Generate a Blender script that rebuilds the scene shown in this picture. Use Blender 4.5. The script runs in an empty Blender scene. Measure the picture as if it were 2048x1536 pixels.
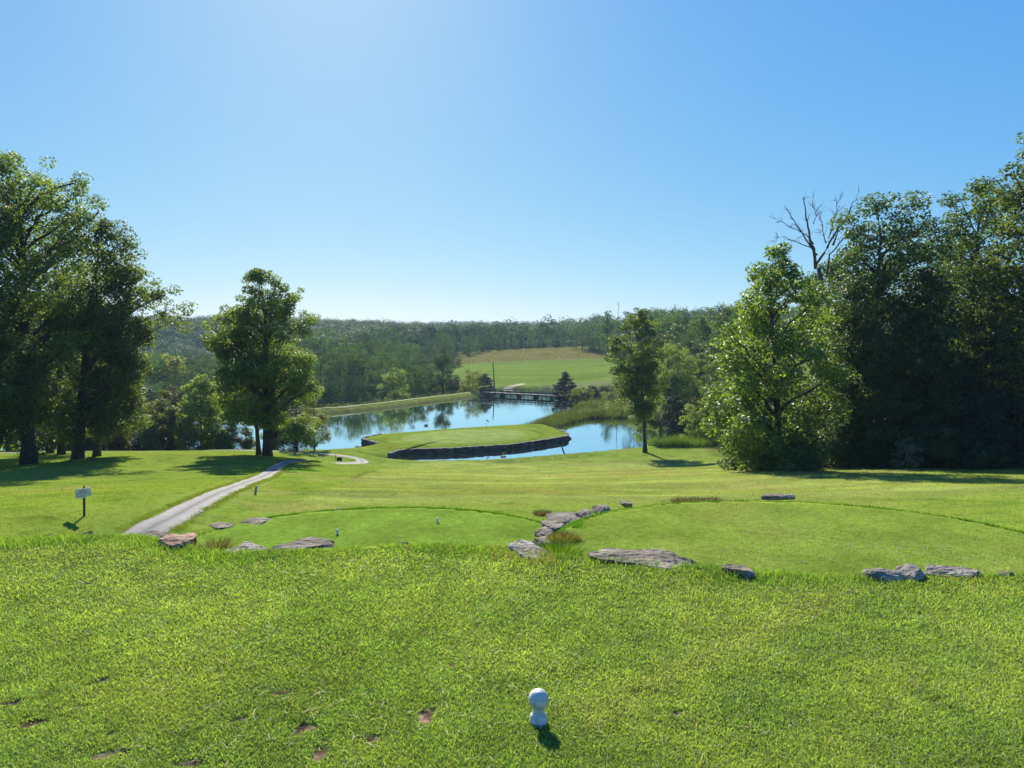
import bpy, math, random
import numpy as np
from mathutils import Vector, Matrix
from mathutils.geometry import tessellate_polygon

# ------------------------------------------------------------------ camera, sky, sun, exposure
SC = bpy.context.scene
COL = SC.collection
R = math.radians
F_PX, CX, CY, PITCH, CAMZ = 1500.0, 1024.0, 768.0, R(3.44), 1.6
cam_d = bpy.data.cameras.new('camera'); cam = bpy.data.objects.new('camera', cam_d); COL.objects.link(cam)
cam.location = (0, 0, CAMZ); cam.rotation_euler = (R(90) - PITCH, 0, 0)
cam_d.sensor_width = 36.0; cam_d.lens = F_PX / 2048 * 36.0; cam_d.clip_start = 0.05; cam_d.clip_end = 30000
SC.camera = cam
SUN_AZ, SUN_EL = R(-13.5), R(32)
SUN_V = Vector((math.sin(SUN_AZ) * math.cos(SUN_EL), math.cos(SUN_AZ) * math.cos(SUN_EL), math.sin(SUN_EL)))
W = bpy.data.worlds.new('World'); SC.world = W; W.use_nodes = True
wn = W.node_tree.nodes; wl = W.node_tree.links
bg = wn['Background']; sky = wn.new('ShaderNodeTexSky'); sky.sky_type = 'NISHITA'
sky.sun_disc = False; sky.sun_elevation = SUN_EL; sky.sun_rotation = SUN_AZ
sky.altitude = 200; sky.air_density = 0.7; sky.dust_density = 0.36; sky.ozone_density = 4.0
SKY_STRENGTH, EXPOSURE = 0.10, 1.05
bg.inputs[1].default_value = SKY_STRENGTH
sep = wn.new('ShaderNodeSeparateColor'); com = wn.new('ShaderNodeCombineColor'); wl.new(sky.outputs[0], sep.inputs[0])
for ch, (ga, sc_) in enumerate(((.95, .85), (.55, .90), (.139, .95))):      # the sky's own blue, channel by channel
    m0 = wn.new('ShaderNodeMath'); m0.operation = 'MULTIPLY'; m0.inputs[1].default_value = .0878; wl.new(sep.outputs[ch], m0.inputs[0])
    m1 = wn.new('ShaderNodeMath'); m1.operation = 'POWER'; m1.inputs[1].default_value = ga; wl.new(m0.outputs[0], m1.inputs[0])
    m2 = wn.new('ShaderNodeMath'); m2.operation = 'MULTIPLY'; m2.inputs[1].default_value = sc_ / (SKY_STRENGTH * 2 ** EXPOSURE)
    wl.new(m1.outputs[0], m2.inputs[0]); wl.new(m2.outputs[0], com.inputs[ch])
wl.new(com.outputs[0], bg.inputs[0])
sun_d = bpy.data.lights.new('sun', 'SUN'); sun = bpy.data.objects.new('sun', sun_d); COL.objects.link(sun)
sun_d.energy = 5.0; sun_d.angle = R(0.5); sun_d.color = (1.0, 0.93, 0.80)
sun.rotation_euler = SUN_V.to_track_quat('Z', 'Y').to_euler(); sun.location = (0, 0, 80)
SC.view_settings.view_transform = 'Standard'; SC.view_settings.look = 'None'
SC.view_settings.exposure = EXPOSURE; SC.view_settings.gamma = 1.0
SC.render.engine = 'CYCLES'
SC.cycles.max_bounces = 6; SC.cycles.diffuse_bounces = 4; SC.cycles.glossy_bounces = 3
SC.cycles.transmission_bounces = 4; SC.cycles.volume_bounces = 0; SC.cycles.transparent_max_bounces = 4
SC.cycles.use_denoising = True; SC.cycles.use_adaptive_sampling = False; SC.cycles.caustics_reflective = False; SC.cycles.caustics_refractive = False
SC.cycles.sample_clamp_indirect = 4.0

# ------------------------------------------------------------------ helpers
def tt(v): return math.tan(math.atan((v - CY) / F_PX) + PITCH)      # slope of the sight line through row v
def DEP(Y, z): return (Y * math.cos(PITCH) + (CAMZ - z) * math.sin(PITCH)) / F_PX      # metres per photo pixel there
def vz(v, Y): return CAMZ - Y * tt(v)                                 # height of the sight line at distance Y

def tag(o, label=None, cat=None, group=None, kind=None):
    if label: o['label'] = label
    if cat: o['category'] = cat
    if group: o['group'] = group
    if kind: o['kind'] = kind
    return o
def empty(name, loc, label, cat, group=None):
    o = bpy.data.objects.new(name, None); COL.objects.link(o); o.location = loc
    o.empty_display_size = 0.2
    return tag(o, label, cat, group)
def mesh_np(name, V, faces, mat=None, attrs=None, smooth=False, cols=None):
    """V (n,3); faces list of (m,k) index arrays; attrs {name: float per vertex}; cols {name: rgb per vertex}"""
    me = bpy.data.meshes.new(name)
    V = np.asarray(V, np.float32)
    me.vertices.add(len(V)); me.vertices.foreach_set('co', V.ravel())
    faces = [np.asarray(f, np.int32) for f in faces if len(f)]
    nl = sum(f.size for f in faces); nf = sum(len(f) for f in faces)
    me.loops.add(nl); me.polygons.add(nf)
    me.loops.foreach_set('vertex_index', np.concatenate([f.ravel() for f in faces]))
    starts = []; s = 0
    for f in faces:
        starts.append(s + np.arange(len(f)) * f.shape[1]); s += f.size
    me.polygons.foreach_set('loop_start', np.concatenate(starts).astype(np.int32))
    if smooth: me.polygons.foreach_set('use_smooth', np.ones(nf, bool))
    for k, a in (attrs or {}).items():
        me.attributes.new(k, 'FLOAT', 'POINT').data.foreach_set('value', np.asarray(a, np.float32))
    for k, c in (cols or {}).items():
        c = np.asarray(c, np.float32); c4 = np.ones((len(c), 4), np.float32); c4[:, :3] = c
        me.attributes.new(k, 'FLOAT_COLOR', 'POINT').data.foreach_set('color', c4.ravel())
    me.update(calc_edges=True); me.validate()
    if mat: me.materials.append(mat)
    return me
def obj(name, me, parent=None, loc=None):
    o = bpy.data.objects.new(name, me); COL.objects.link(o)
    if parent: o.parent = parent
    if loc is not None: o.location = loc
    return o
class MB:
    """collects shapes into one mesh"""
    def __init__(s): s.V = []; s.F = []; s.n = 0
    def add(s, V, F):
        V = np.asarray(V, float).reshape(-1, 3)
        for f in F: s.F.append([i + s.n for i in f])
        s.V.append(V); s.n += len(V)
    def box(s, c, d, rz=0.0, jit=0.0, rng=None, rx=0.0, ry=0.0):
        P = np.array([[x, y, z] for x in (-.5, .5) for y in (-.5, .5) for z in (-.5, .5)]) * np.array(d)
        if jit: P += rng.uniform(-jit, jit, P.shape)
        M = np.array(Matrix.Rotation(rz, 3, 'Z') @ Matrix.Rotation(ry, 3, 'Y') @ Matrix.Rotation(rx, 3, 'X'))
        s.add(P @ M.T + np.array(c), [(0, 1, 3, 2), (4, 6, 7, 5), (0, 4, 5, 1), (2, 3, 7, 6), (0, 2, 6, 4), (1, 5, 7, 3)])
    def tube(s, pts, rad, sides=8, cap=True):
        pts = np.asarray(pts, float); n = len(pts); rad = np.broadcast_to(np.asarray(rad, float), (n,))
        a = np.arange(sides) * 2 * math.pi / sides
        T = np.gradient(pts, axis=0); T /= np.linalg.norm(T, axis=1, keepdims=True) + 1e-9
        ref = np.where(np.abs(T[:, 2:3]) > .9, np.array([[1., 0, 0]]), np.array([[0, 0, 1.]]))
        U = np.cross(T, ref); U /= np.linalg.norm(U, axis=1, keepdims=True) + 1e-9
        Wv = np.cross(T, U)
        V = pts[:, None] + rad[:, None, None] * (np.cos(a)[None, :, None] * U[:, None] + np.sin(a)[None, :, None] * Wv[:, None])
        F = []
        for i in range(n - 1):
            for j in range(sides):
                k = (j + 1) % sides
                F.append((i * sides + j, i * sides + k, (i + 1) * sides + k, (i + 1) * sides + j))
        if cap: F.append(tuple(range(sides))[::-1]); F.append(tuple((n - 1) * sides + j for j in range(sides)))
        s.add(V.reshape(-1, 3), F)
    def lathe(s, prof, c=(0, 0, 0), seg=24):
        a = np.arange(seg) * 2 * math.pi / seg; V = []; F = []
        for r, z in prof: V += [(c[0] + r * math.cos(t), c[1] + r * math.sin(t), c[2] + z) for t in a]
        for i in range(len(prof) - 1):
            for j in range(seg):
                k = (j + 1) % seg
                F.append((i * seg + j, i * seg + k, (i + 1) * seg + k, (i + 1) * seg + j))
        F.append(tuple((len(prof) - 1) * seg + j for j in range(seg)))
        s.add(V, F)
    def mesh(s, name, mat, smooth=False):
        me = bpy.data.meshes.new(name); me.from_pydata(np.concatenate(s.V).tolist(), [], s.F); me.update()
        if smooth: me.polygons.foreach_set('use_smooth', np.ones(len(me.polygons), bool))
        me.materials.append(mat); return me
    def build(s, name, mat, parent=None, smooth=False, loc=None):
        return obj(name, s.mesh(name, mat, smooth), parent, loc)

# ---- lattice noise in numpy
def _hash(ix, iy, seed):
    h = (ix.astype(np.int64) * 374761393 + iy.astype(np.int64) * 668265263 + seed * 982451653) & 0x7fffffff
    h = ((h ^ (h >> 13)) * 1274126177) & 0x7fffffff
    return ((h ^ (h >> 16)) & 0xffff) / 65535.0
def vnoise(x, y, scale, seed=0):
    x = np.asarray(x, float) / scale; y = np.asarray(y, float) / scale
    ix = np.floor(x); iy = np.floor(y); fx = x - ix; fy = y - iy
    fx = fx * fx * (3 - 2 * fx); fy = fy * fy * (3 - 2 * fy)
    a = _hash(ix, iy, seed); b = _hash(ix + 1, iy, seed); c = _hash(ix, iy + 1, seed); d = _hash(ix + 1, iy + 1, seed)
    return (a * (1 - fx) + b * fx) * (1 - fy) + (c * (1 - fx) + d * fx) * fy
def fbm(x, y, scale, seed=0, oct=3):
    s = 0; a = .5; n = 0
    for i in range(oct):
        s = s + a * vnoise(x, y, scale / 2 ** i, seed + i * 17); n += a; a *= .5
    return s / n
def sst(x, a, b):
    t = np.clip((x - a) / (b - a), 0, 1); return t * t * (3 - 2 * t)

# ------------------------------------------------------------------ materials
def new_mat(name):
    m = bpy.data.materials.new(name); m.use_nodes = True; nt = m.node_tree
    return m, nt, nt.nodes['Principled BSDF']
def simple_mat(name, c1, c2=None, rough=.7, scale=8.0, bump=0.0, spec=.3, stretch=None, bscale=None, metal=0.0):
    m, nt, p = new_mat(name); N = nt.nodes; L = nt.links
    p.inputs['Roughness'].default_value = rough; p.inputs['Specular IOR Level'].default_value = spec
    p.inputs['Metallic'].default_value = metal
    tc = N.new('ShaderNodeTexCoord'); src = tc.outputs['Object']
    if stretch:
        mp = N.new('ShaderNodeMapping'); mp.inputs['Scale'].default_value = stretch; L.new(src, mp.inputs[0]); src = mp.outputs[0]
    no = N.new('ShaderNodeTexNoise'); no.inputs['Scale'].default_value = scale; no.inputs['Detail'].default_value = 6
    L.new(src, no.inputs['Vector'])
    if c2:
        r = N.new('ShaderNodeValToRGB'); r.color_ramp.elements[0].position = .35; r.color_ramp.elements[1].position = .68
        r.color_ramp.elements[0].color = (*c1, 1); r.color_ramp.elements[1].color = (*c2, 1)
        L.new(no.outputs[0], r.inputs[0]); L.new(r.outputs[0], p.inputs['Base Color'])
    else: p.inputs['Base Color'].default_value = (*c1, 1)
    if bump:
        n2 = N.new('ShaderNodeTexNoise'); n2.inputs['Scale'].default_value = bscale or scale * 3; n2.inputs['Detail'].default_value = 5
        L.new(src, n2.inputs['Vector'])
        b = N.new('ShaderNodeBump'); b.inputs['Strength'].default_value = bump; b.inputs['Distance'].default_value = .05
        L.new(n2.outputs[0], b.inputs['Height']); L.new(b.outputs[0], p.inputs['Normal'])
    return m
def leaf_mat(name, dark, light, trans=.45, transcol=None, rough=.55, spec=.28, objvar=.25):
    """thin leaf: glossy coated front, light passing through from behind"""
    m, nt, p = new_mat(name); N = nt.nodes; L = nt.links
    at = N.new('ShaderNodeAttribute'); at.attribute_name = 'lv'
    oi = N.new('ShaderNodeObjectInfo')
    mix = N.new('ShaderNodeMix'); mix.data_type = 'RGBA'
    mix.inputs[6].default_value = (*dark, 1); mix.inputs[7].default_value = (*light, 1)
    L.new(at.outputs['Fac'], mix.inputs[0])
    hsv = N.new('ShaderNodeHueSaturation')
    mr = N.new('ShaderNodeMapRange'); mr.inputs[3].default_value = 1 - objvar; mr.inputs[4].default_value = 1 + objvar
    L.new(oi.outputs['Random'], mr.inputs[0]); L.new(mr.outputs[0], hsv.inputs['Value']); L.new(mix.outputs[2], hsv.inputs['Color'])
    L.new(hsv.outputs[0], p.inputs['Base Color'])
    p.inputs['Roughness'].default_value = rough; p.inputs['Specular IOR Level'].default_value = spec
    tr = N.new('ShaderNodeBsdfTranslucent'); tint = N.new('ShaderNodeMix'); tint.data_type = 'RGBA'; tint.blend_type = 'MULTIPLY'
    tint.inputs[0].default_value = 1.0; tint.inputs[7].default_value = (*(transcol or (1.9, 1.75, .55)), 1)
    L.new(hsv.outputs[0], tint.inputs[6]); L.new(tint.outputs[2], tr.inputs[0])
    ms = N.new('ShaderNodeMixShader'); ms.inputs[0].default_value = trans
    L.new(p.outputs[0], ms.inputs[1]); L.new(tr.outputs[0], ms.inputs[2])
    L.new(ms.outputs[0], N['Material Output'].inputs[0])
    return m
def col_mat(name, attr='gc', rough=.9, spec=.15, trans=0.0, fine=None, bump=0.0, bscale=30, transcol=(1.6, 1.6, .6)):
    """colour from a vertex attribute, broken up by fine noise"""
    m, nt, p = new_mat(name); N = nt.nodes; L = nt.links
    at = N.new('ShaderNodeAttribute'); at.attribute_name = attr; src = at.outputs['Color']
    tc = N.new('ShaderNodeTexCoord')
    if fine:
        for sc, lo, hi in fine:
            no = N.new('ShaderNodeTexNoise'); no.inputs['Scale'].default_value = sc; no.inputs['Detail'].default_value = 4
            L.new(tc.outputs['Object'], no.inputs['Vector'])
            mr = N.new('ShaderNodeMapRange'); mr.inputs[1].default_value = .3; mr.inputs[2].default_value = .7
            mr.inputs[3].default_value = lo; mr.inputs[4].default_value = hi
            L.new(no.outputs[0], mr.inputs[0])
            mx = N.new('ShaderNodeVectorMath'); mx.operation = 'SCALE'; L.new(src, mx.inputs[0]); L.new(mr.outputs[0], mx.inputs['Scale'])
            src = mx.outputs[0]
    L.new(src, p.inputs['Base Color']); p.inputs['Roughness'].default_value = rough; p.inputs['Specular IOR Level'].default_value = spec
    if bump:
        n2 = N.new('ShaderNodeTexNoise'); n2.inputs['Scale'].default_value = bscale; n2.inputs['Detail'].default_value = 6
        L.new(tc.outputs['Object'], n2.inputs['Vector'])
        b = N.new('ShaderNodeBump'); b.inputs['Strength'].default_value = bump; b.inputs['Distance'].default_value = .06
        L.new(n2.outputs[0], b.inputs['Height']); L.new(b.outputs[0], p.inputs['Normal'])
    if trans:
        tr = N.new('ShaderNodeBsdfTranslucent'); tint = N.new('ShaderNodeMix'); tint.data_type = 'RGBA'; tint.blend_type = 'MULTIPLY'
        tint.inputs[0].default_value = 1.0; tint.inputs[7].default_value = (*transcol, 1)
        L.new(src, tint.inputs[6]); L.new(tint.outputs[2], tr.inputs[0])
        ms = N.new('ShaderNodeMixShader'); ms.inputs[0].default_value = trans
        L.new(p.outputs[0], ms.inputs[1]); L.new(tr.outputs[0], ms.inputs[2]); L.new(ms.outputs[0], N['Material Output'].inputs[0])
    return m

M_GROUND = col_mat('turf', fine=[(.6, .86, 1.14), (5.0, .8, 1.2), (26.0, .72, 1.28)], bump=.7, bscale=14, rough=1.0, spec=0.0)
M_BLADE = col_mat('grass_blade', rough=.5, spec=.22, trans=.45)
M_REED = col_mat('reed_blade', rough=.6, spec=.2, trans=.4)
M_PATH = col_mat('gravel_path', fine=[(3.0, .88, 1.1), (60.0, .8, 1.15)], bump=.35, bscale=70, rough=.9, spec=.2)
M_BARK = simple_mat('bark', (.035, .028, .022), (.10, .085, .07), .9, 5, .8, .15, stretch=(3, 3, .5), bscale=9)
M_DEADWOOD = simple_mat('dead_wood', (.07, .05, .04), (.17, .135, .11), .85, 4, .5, .2, stretch=(3, 3, .4))
M_OAK = leaf_mat('oak_leaf', (.05, .094, .027), (.128, .188, .037), trans=.5)
M_BRIGHT = leaf_mat('maple_leaf', (.09, .155, .036), (.19, .275, .058), trans=.48)
M_GLOSSY = leaf_mat('glossy_leaf', (.07, .13, .036), (.165, .25, .055), trans=.52, rough=.45, spec=.32)
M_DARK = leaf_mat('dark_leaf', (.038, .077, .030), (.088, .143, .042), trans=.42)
M_CEDAR = leaf_mat('cedar_needle', (.014, .032, .014), (.03, .055, .022), trans=.2, rough=.6, spec=.25)
M_OLIVE = leaf_mat('olive_leaf', (.05, .065, .025), (.10, .115, .045), trans=.4, rough=.6, spec=.2)
M_YELLOW = leaf_mat('yellow_leaf', (.09, .12, .016), (.16, .19, .03), trans=.5)
M_PALE = leaf_mat('pale_leaf', (.08, .11, .05), (.2, .25, .12), trans=.4, rough=.3, spec=.7)
M_WOOD_FAR = leaf_mat('forest_leaf', (.032, .075, .022), (.125, .205, .042), trans=.2, objvar=.45, rough=.8, spec=.08)
M_WOOD_DARK = leaf_mat('forest_needle', (.014, .034, .014), (.034, .062, .022), trans=.22, objvar=.25, rough=.8, spec=.08)
M_HILL = leaf_mat('hill_leaf', (.022, .058, .02), (.105, .18, .042), trans=.2, rough=.8, spec=.08)

# ------------------------------------------------------------------ the lie of the land
ZW = -14.9                                                          # lake level
_TE = np.array([(-260,1084),(0,1082),(150,1075),(270,1070),(330,1082),(430,1106),(540,1104),(660,1098),(800,1090),(1000,1094),(1100,1116),(1200,1123),(1420,1138),(1520,1146),(1720,1155),(1860,1153),(2048,1150),(2300,1146)], float)
_TEY = np.array([1.6 / math.tan(math.atan((v - CY) / F_PX) + PITCH) for v in _TE[:, 1]]); _TEX = (_TE[:, 0] - CX) / F_PX * (_TEY + .1)
TEE_EDGE = lambda x: np.interp(x, _TEX, _TEY)
CTRL = np.array([
 (-40,16,-3.2),(-20,16,-3.2),(-12,21,-3.4),(-3,16,-4.1),(7,16,-3.7),(20,16,-2.6),(40,16,-2.0),(-12,14,-3.0),(-60,20,-3.6),(-9.6,18,-3.95),(-9.2,22,-4.15),
 (-40,30,-5.0),(-20,30,-4.8),(0,30,-5.0),(15,30,-4.8),(25,30,-4.2),(45,30,-3.0),
 (-50,45,-7.3),(-20,45,-6.9),(0,45,-7.1),(20,45,-6.7),(35,45,-6.3),(60,45,-5.0),
 (-65,62,-9.0),(-41,62,-8.8),(-28,65,-9.0),(-42,70,-9.5),(-25,75,-10.2),(-36,82,-10.8),(-52,82,-10.9),(0,65,-9.9),(20,53,-7.7),(38,53,-7.4),(22,68,-9.7),(45,65,-9.0),(80,65,-8.0),
 (-75,80,-11.0),(0,80,-12.0),(25,80,-11.9),(50,80,-11.5),(100,80,-8),
 (-80,95,-12.6),(-50,94,-12.5),(-25,95,-13.3),(0,95,-14.5),(20,95,-14.3),(-10,93,-14.2),(-14,98,-14.7),(8,100,-14.7),(45,95,-13.5),
 (-50,103,-13.8),(-22,104,-14.0),(20,104,-14.3),(40,110,-14.0),(-8,115,-14.6),(-15,122,-14.6),(0,125,-14.6),
 (45,130,-13.5),(60,130,-12.0),(90,130,-10),(40,160,-13.3),(25,178,-13.7),(60,190,-10),(45,190,-11),(90,190,-7),(22,205,-13.5),
 (60,240,-8),(100,250,-4),(150,150,-4),(150,300,0),(12,148,-14.3),(20,165,-14.2),
 (0,248,-13.9),(20,250,-13.6),(-12,250,-13.9),(0,300,-11.8),(40,300,-10),(0,360,-8.5),(-35,400,-9.6),(40,360,-6.8),(0,420,-4.8),(40,420,-3.4),
 (-35,430,-7),(80,420,-1.5),(-42,300,-15),(-36,250,-17),
 (-55,200,-20),(-45,240,-22),(-80,230,-24),(-100,190,-22),(-60,300,-22),(-120,300,-24),(-90,370,-16),(-50,370,-13),(-150,200,-20),(-200,300,-24),
 (-90,108,-13.9),(-120,140,-14.0),(-150,110,-12),(-130,60,-9),
 (-60,500,-6),(-100,500,-8),(-200,450,-24),(-300,500,-18),(-300,600,-5),(-250,700,3),(-350,800,7),(-150,650,0),(-450,500,0),(-500,800,10),
 (0,550,-6),(100,550,2),(0,700,-4),(200,600,6),(-600,1000,15),(-300,1000,6),(0,1000,-10),(300,1000,10),
 (-800,2000,30),(-300,2000,22),(0,2000,24),(150,2000,20),(500,2000,28),(1200,2000,40),(-2000,3500,20),(0,3500,10),(2000,3500,20),
 (0,1500,-12),(-500,1500,0),(500,1500,5),(-3000,5500,0),(0,5500,0),(3000,5500,0),(400,300,12),(-400,250,-8),(300,120,4)], float)
def _uw(x, y):
    d = np.maximum(y, -20) + 60; return np.asarray(x, float) / d * 2.0, np.log(d) * 1.0
def _tps(r2): return np.where(r2 > 1e-12, .5 * r2 * np.log(np.maximum(r2, 1e-12)), 0)
def _fit(C):
    u, w = _uw(C[:, 0], C[:, 1]); n = len(C)
    K = _tps((u[:, None] - u) ** 2 + (w[:, None] - w) ** 2) + 1e-5 * np.eye(n)
    P = np.stack([np.ones(n), u, w], 1); A = np.zeros((n + 3, n + 3)); A[:n, :n] = K; A[:n, n:] = P; A[n:, :n] = P.T
    return np.linalg.solve(A, np.r_[C[:, 2], 0, 0, 0]), u, w
_SOL, _CU, _CW = _fit(CTRL)
def land(x, y):
    u, w = _uw(x, y); out = np.empty(len(u))
    for s in range(0, len(u), 40000):
        a, b = u[s:s + 40000], w[s:s + 40000]
        out[s:s + 40000] = _tps((a[:, None] - _CU) ** 2 + (b[:, None] - _CW) ** 2) @ _SOL[:-3] + _SOL[-3] + _SOL[-2] * a + _SOL[-1] * b
    return out
ISLAND = [(-16.9,102.6),(-15.9,105.6),(-14.4,106.6),(-8.9,107.6),(-4.7,109.5),(-.3,111.6),(4.0,115.6),(6.8,118.8),(8.4,120.6),(9.1,123.2),(9.0,126),(7.9,130.4),(6.7,135.6),
          (4.3,138.9),(-2.2,136.2),(-10.9,131.4),(-15.7,128),(-21.8,123.6),(-23.6,118.6),(-22.2,115.6),(-20.3,112.6),(-22.5,108.5),(-24,103),(-20,99.5)]
LAKE = [(-115,138),(-97,114),(-70,105),(-45,103.8),(-30,105.8),(-26,107.8),(-23.2,111),(-21,113.2),(-22.8,116),(-24.0,118.5),(-22.2,124.2),(-15.9,128.7),(-11.1,132),(-2.3,136.9),(3.4,140),
        (6,148),(10,158),(14.6,172),(16.5,190),(14,203),(13.5,215),(18,240),(8,246),(-6,243),(-9,228),(-8,219),(-13,208),(-22.3,192),(-31,176),(-41,164),(-60,155),(-90,148)]
POND = [(-17.6,101.8),(-14,100.9),(-8.3,100.4),(-1.6,102),(7.4,106.5),(16.8,111),(23,114),(31.4,119),(33,132),(30,147),(24.5,156),(16,154.5),(10.5,144),(7.6,137),
        (8.6,130.4),(9.6,126),(9.7,123.0),(9.0,120.2),(7.3,118.2),(4.5,115.0),(.1,111.0),(-4.4,108.9),(-8.7,107.0),(-14.4,106.0),(-16.4,104.6)]
DAM = [(-118,146),(-90,152),(-60,159),(-42.5,167.2),(-33,179),(-24.5,195),(-15.3,211),(-10.5,221)]
def poly_sd(x, y, P):
    """signed distance to a polygon, positive inside"""
    P = np.asarray(P, float); Q = np.roll(P, -1, 0); d2 = np.full(len(x), 1e18); ins = np.zeros(len(x), bool)
    for (ax, ay), (bx, by) in zip(P, Q):
        ex, ey = bx - ax, by - ay
        t = np.clip(((x - ax) * ex + (y - ay) * ey) / (ex * ex + ey * ey), 0, 1)
        d2 = np.minimum(d2, (x - ax - t * ex) ** 2 + (y - ay - t * ey) ** 2)
        c = ((ay > y) != (by > y)) & (x < (bx - ax) * (y - ay) / (by - ay + 1e-12) + ax); ins ^= c
    d = np.sqrt(d2); return np.where(ins, d, -d)
def line_d(x, y, P):
    d2 = np.full(len(x), 1e18)
    for (ax, ay), (bx, by) in zip(P[:-1], P[1:]):
        ex, ey = bx - ax, by - ay
        t = np.clip(((x - ax) * ex + (y - ay) * ey) / (ex * ex + ey * ey), 0, 1)
        d2 = np.minimum(d2, (x - ax - t * ex) ** 2 + (y - ay - t * ey) ** 2)
    return np.sqrt(d2)
def pad(x, y, c, r): return np.sqrt(((x - c[0]) / r[0]) ** 2 + ((y - c[1]) / r[1]) ** 2)
PAD_L = ((-3.6, 20.0), (5.3, 4.3), -3.9)
PAD_R = ((7.2, 18.0), (6.2, 5.0), -3.4)
def H(x, y):
    x = np.atleast_1d(np.asarray(x, float)); y = np.atleast_1d(np.asarray(y, float))
    z = land(x, y)
    far = np.hypot(x, y)
    z = z + (fbm(x, y, 9, 5) - .5) * .5 * sst(far, 24, 50) * (1 - .6 * sst(far, 78, 92)) + (fbm(x, y, 70, 9) - .5) * 5 * sst(far, 350, 900)
    s = np.clip((y - TEE_EDGE(x)) / 8.0, 0, 1)
    z = z * (1 - (1 - s) ** 1.6)
    z = np.where(y < TEE_EDGE(x), 0, z)
    for c, r, zp in (PAD_L, PAD_R):
        q = pad(x, y, c, r); w = 1 - sst(q, .985, 1.06)
        z = z * (1 - w) + (zp + .07 * (1 - np.minimum(q, 1) ** 2)) * w
    m = (y > 60) & (y < 270) & (np.abs(x) < 160)
    if m.any():
        xm, ym, zm = x[m], y[m], z[m]
        sd = np.maximum(poly_sd(xm, ym, LAKE), poly_sd(xm, ym, POND))
        dd = line_d(xm, ym, DAM)
        zm = np.where(dd < 16, np.maximum(zm, ZW + 1.0 - np.maximum(0, dd - 1.9) * .42), zm)
        ramp = ZW + .12 - sd * np.where(sd > 0, .5, .32)
        zm = np.where(sd > -14, np.minimum(zm, ramp), zm)
        zm = np.where((sd <= 0) & (sd > -3), np.maximum(zm, ZW + .1 - sd * .12), zm)
        zm = np.maximum(zm, np.where(sd > 0, ZW - 2.2, -99))
        z[m] = zm
    z = z + (vnoise(x, y, .9, 3) - .5) * .02 * (far < 40)
    return np.maximum(z, -40.0)
def H1(x, y): return float(H(x, y)[0])
def at(px, v, y0=2.0, y1=1500.0):
    """the point of the ground seen along a sight line"""
    Y = np.geomspace(y0, y1, 4000); X = (px - CX) / F_PX * (Y * math.cos(PITCH) + 0) ; X = X * 1.0
    h = H(X, Y) - (CAMZ - Y * tt(v)); k = np.argmax(h > 0)
    if k == 0: k = 1
    a = -h[k - 1] / (h[k] - h[k - 1]); y = Y[k - 1] + a * (Y[k] - Y[k - 1]); x = (px - CX) / F_PX * y; x = (px - CX) / F_PX * (y * math.cos(PITCH) + (CAMZ - H1(x, y)) * math.sin(PITCH))
    return x, y, H1(x, y)

DIVOTS = []                                                        # (x, y, rx, ry, angle)
for px, v, rx, ry, a in ((60,1448,.075,.035,.6),(195,1364,.06,.022,.9),(478,1440,.05,.02,.5),(853,1430,.045,.085,0),(607,1458,.06,.045,.3),(743,1478,.045,.055,0),
                         (645,1505,.05,.09,.1),(150,1415,.05,.02,.5),(135,1137,.05,.02,.3),(168,1168,.05,.025,.2),(905,1330,.02,.05,.4),(560,1385,.06,.03,.3),(20,1408,.06,.03,.5),(330,1232,.03,.02,.1),(1355,1428,.05,.02,.6),(1620,1300,.05,.014,-.5),(215,1510,.07,.03,.5),(378,1528,.06,.03,.3),(225,1468,.04,.02,.4)):
    x_, y_, _ = at(px, v); DIVOTS.append((x_, y_, rx * .75, ry * .75, a))
def divot_w(x, y):
    w = np.zeros(len(x))
    for cx, cy, rx, ry, a in DIVOTS:
        dx, dy = x - cx, y - cy; ca, sa = math.cos(a), math.sin(a)
        q = np.sqrt(((dx * ca + dy * sa) / rx) ** 2 + ((-dx * sa + dy * ca) / ry) ** 2) + (vnoise(x, y, .03, 44) - .5) * 1.3
        w = np.maximum(w, 1 - sst(q, .8, 1.3))
    return w

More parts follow.
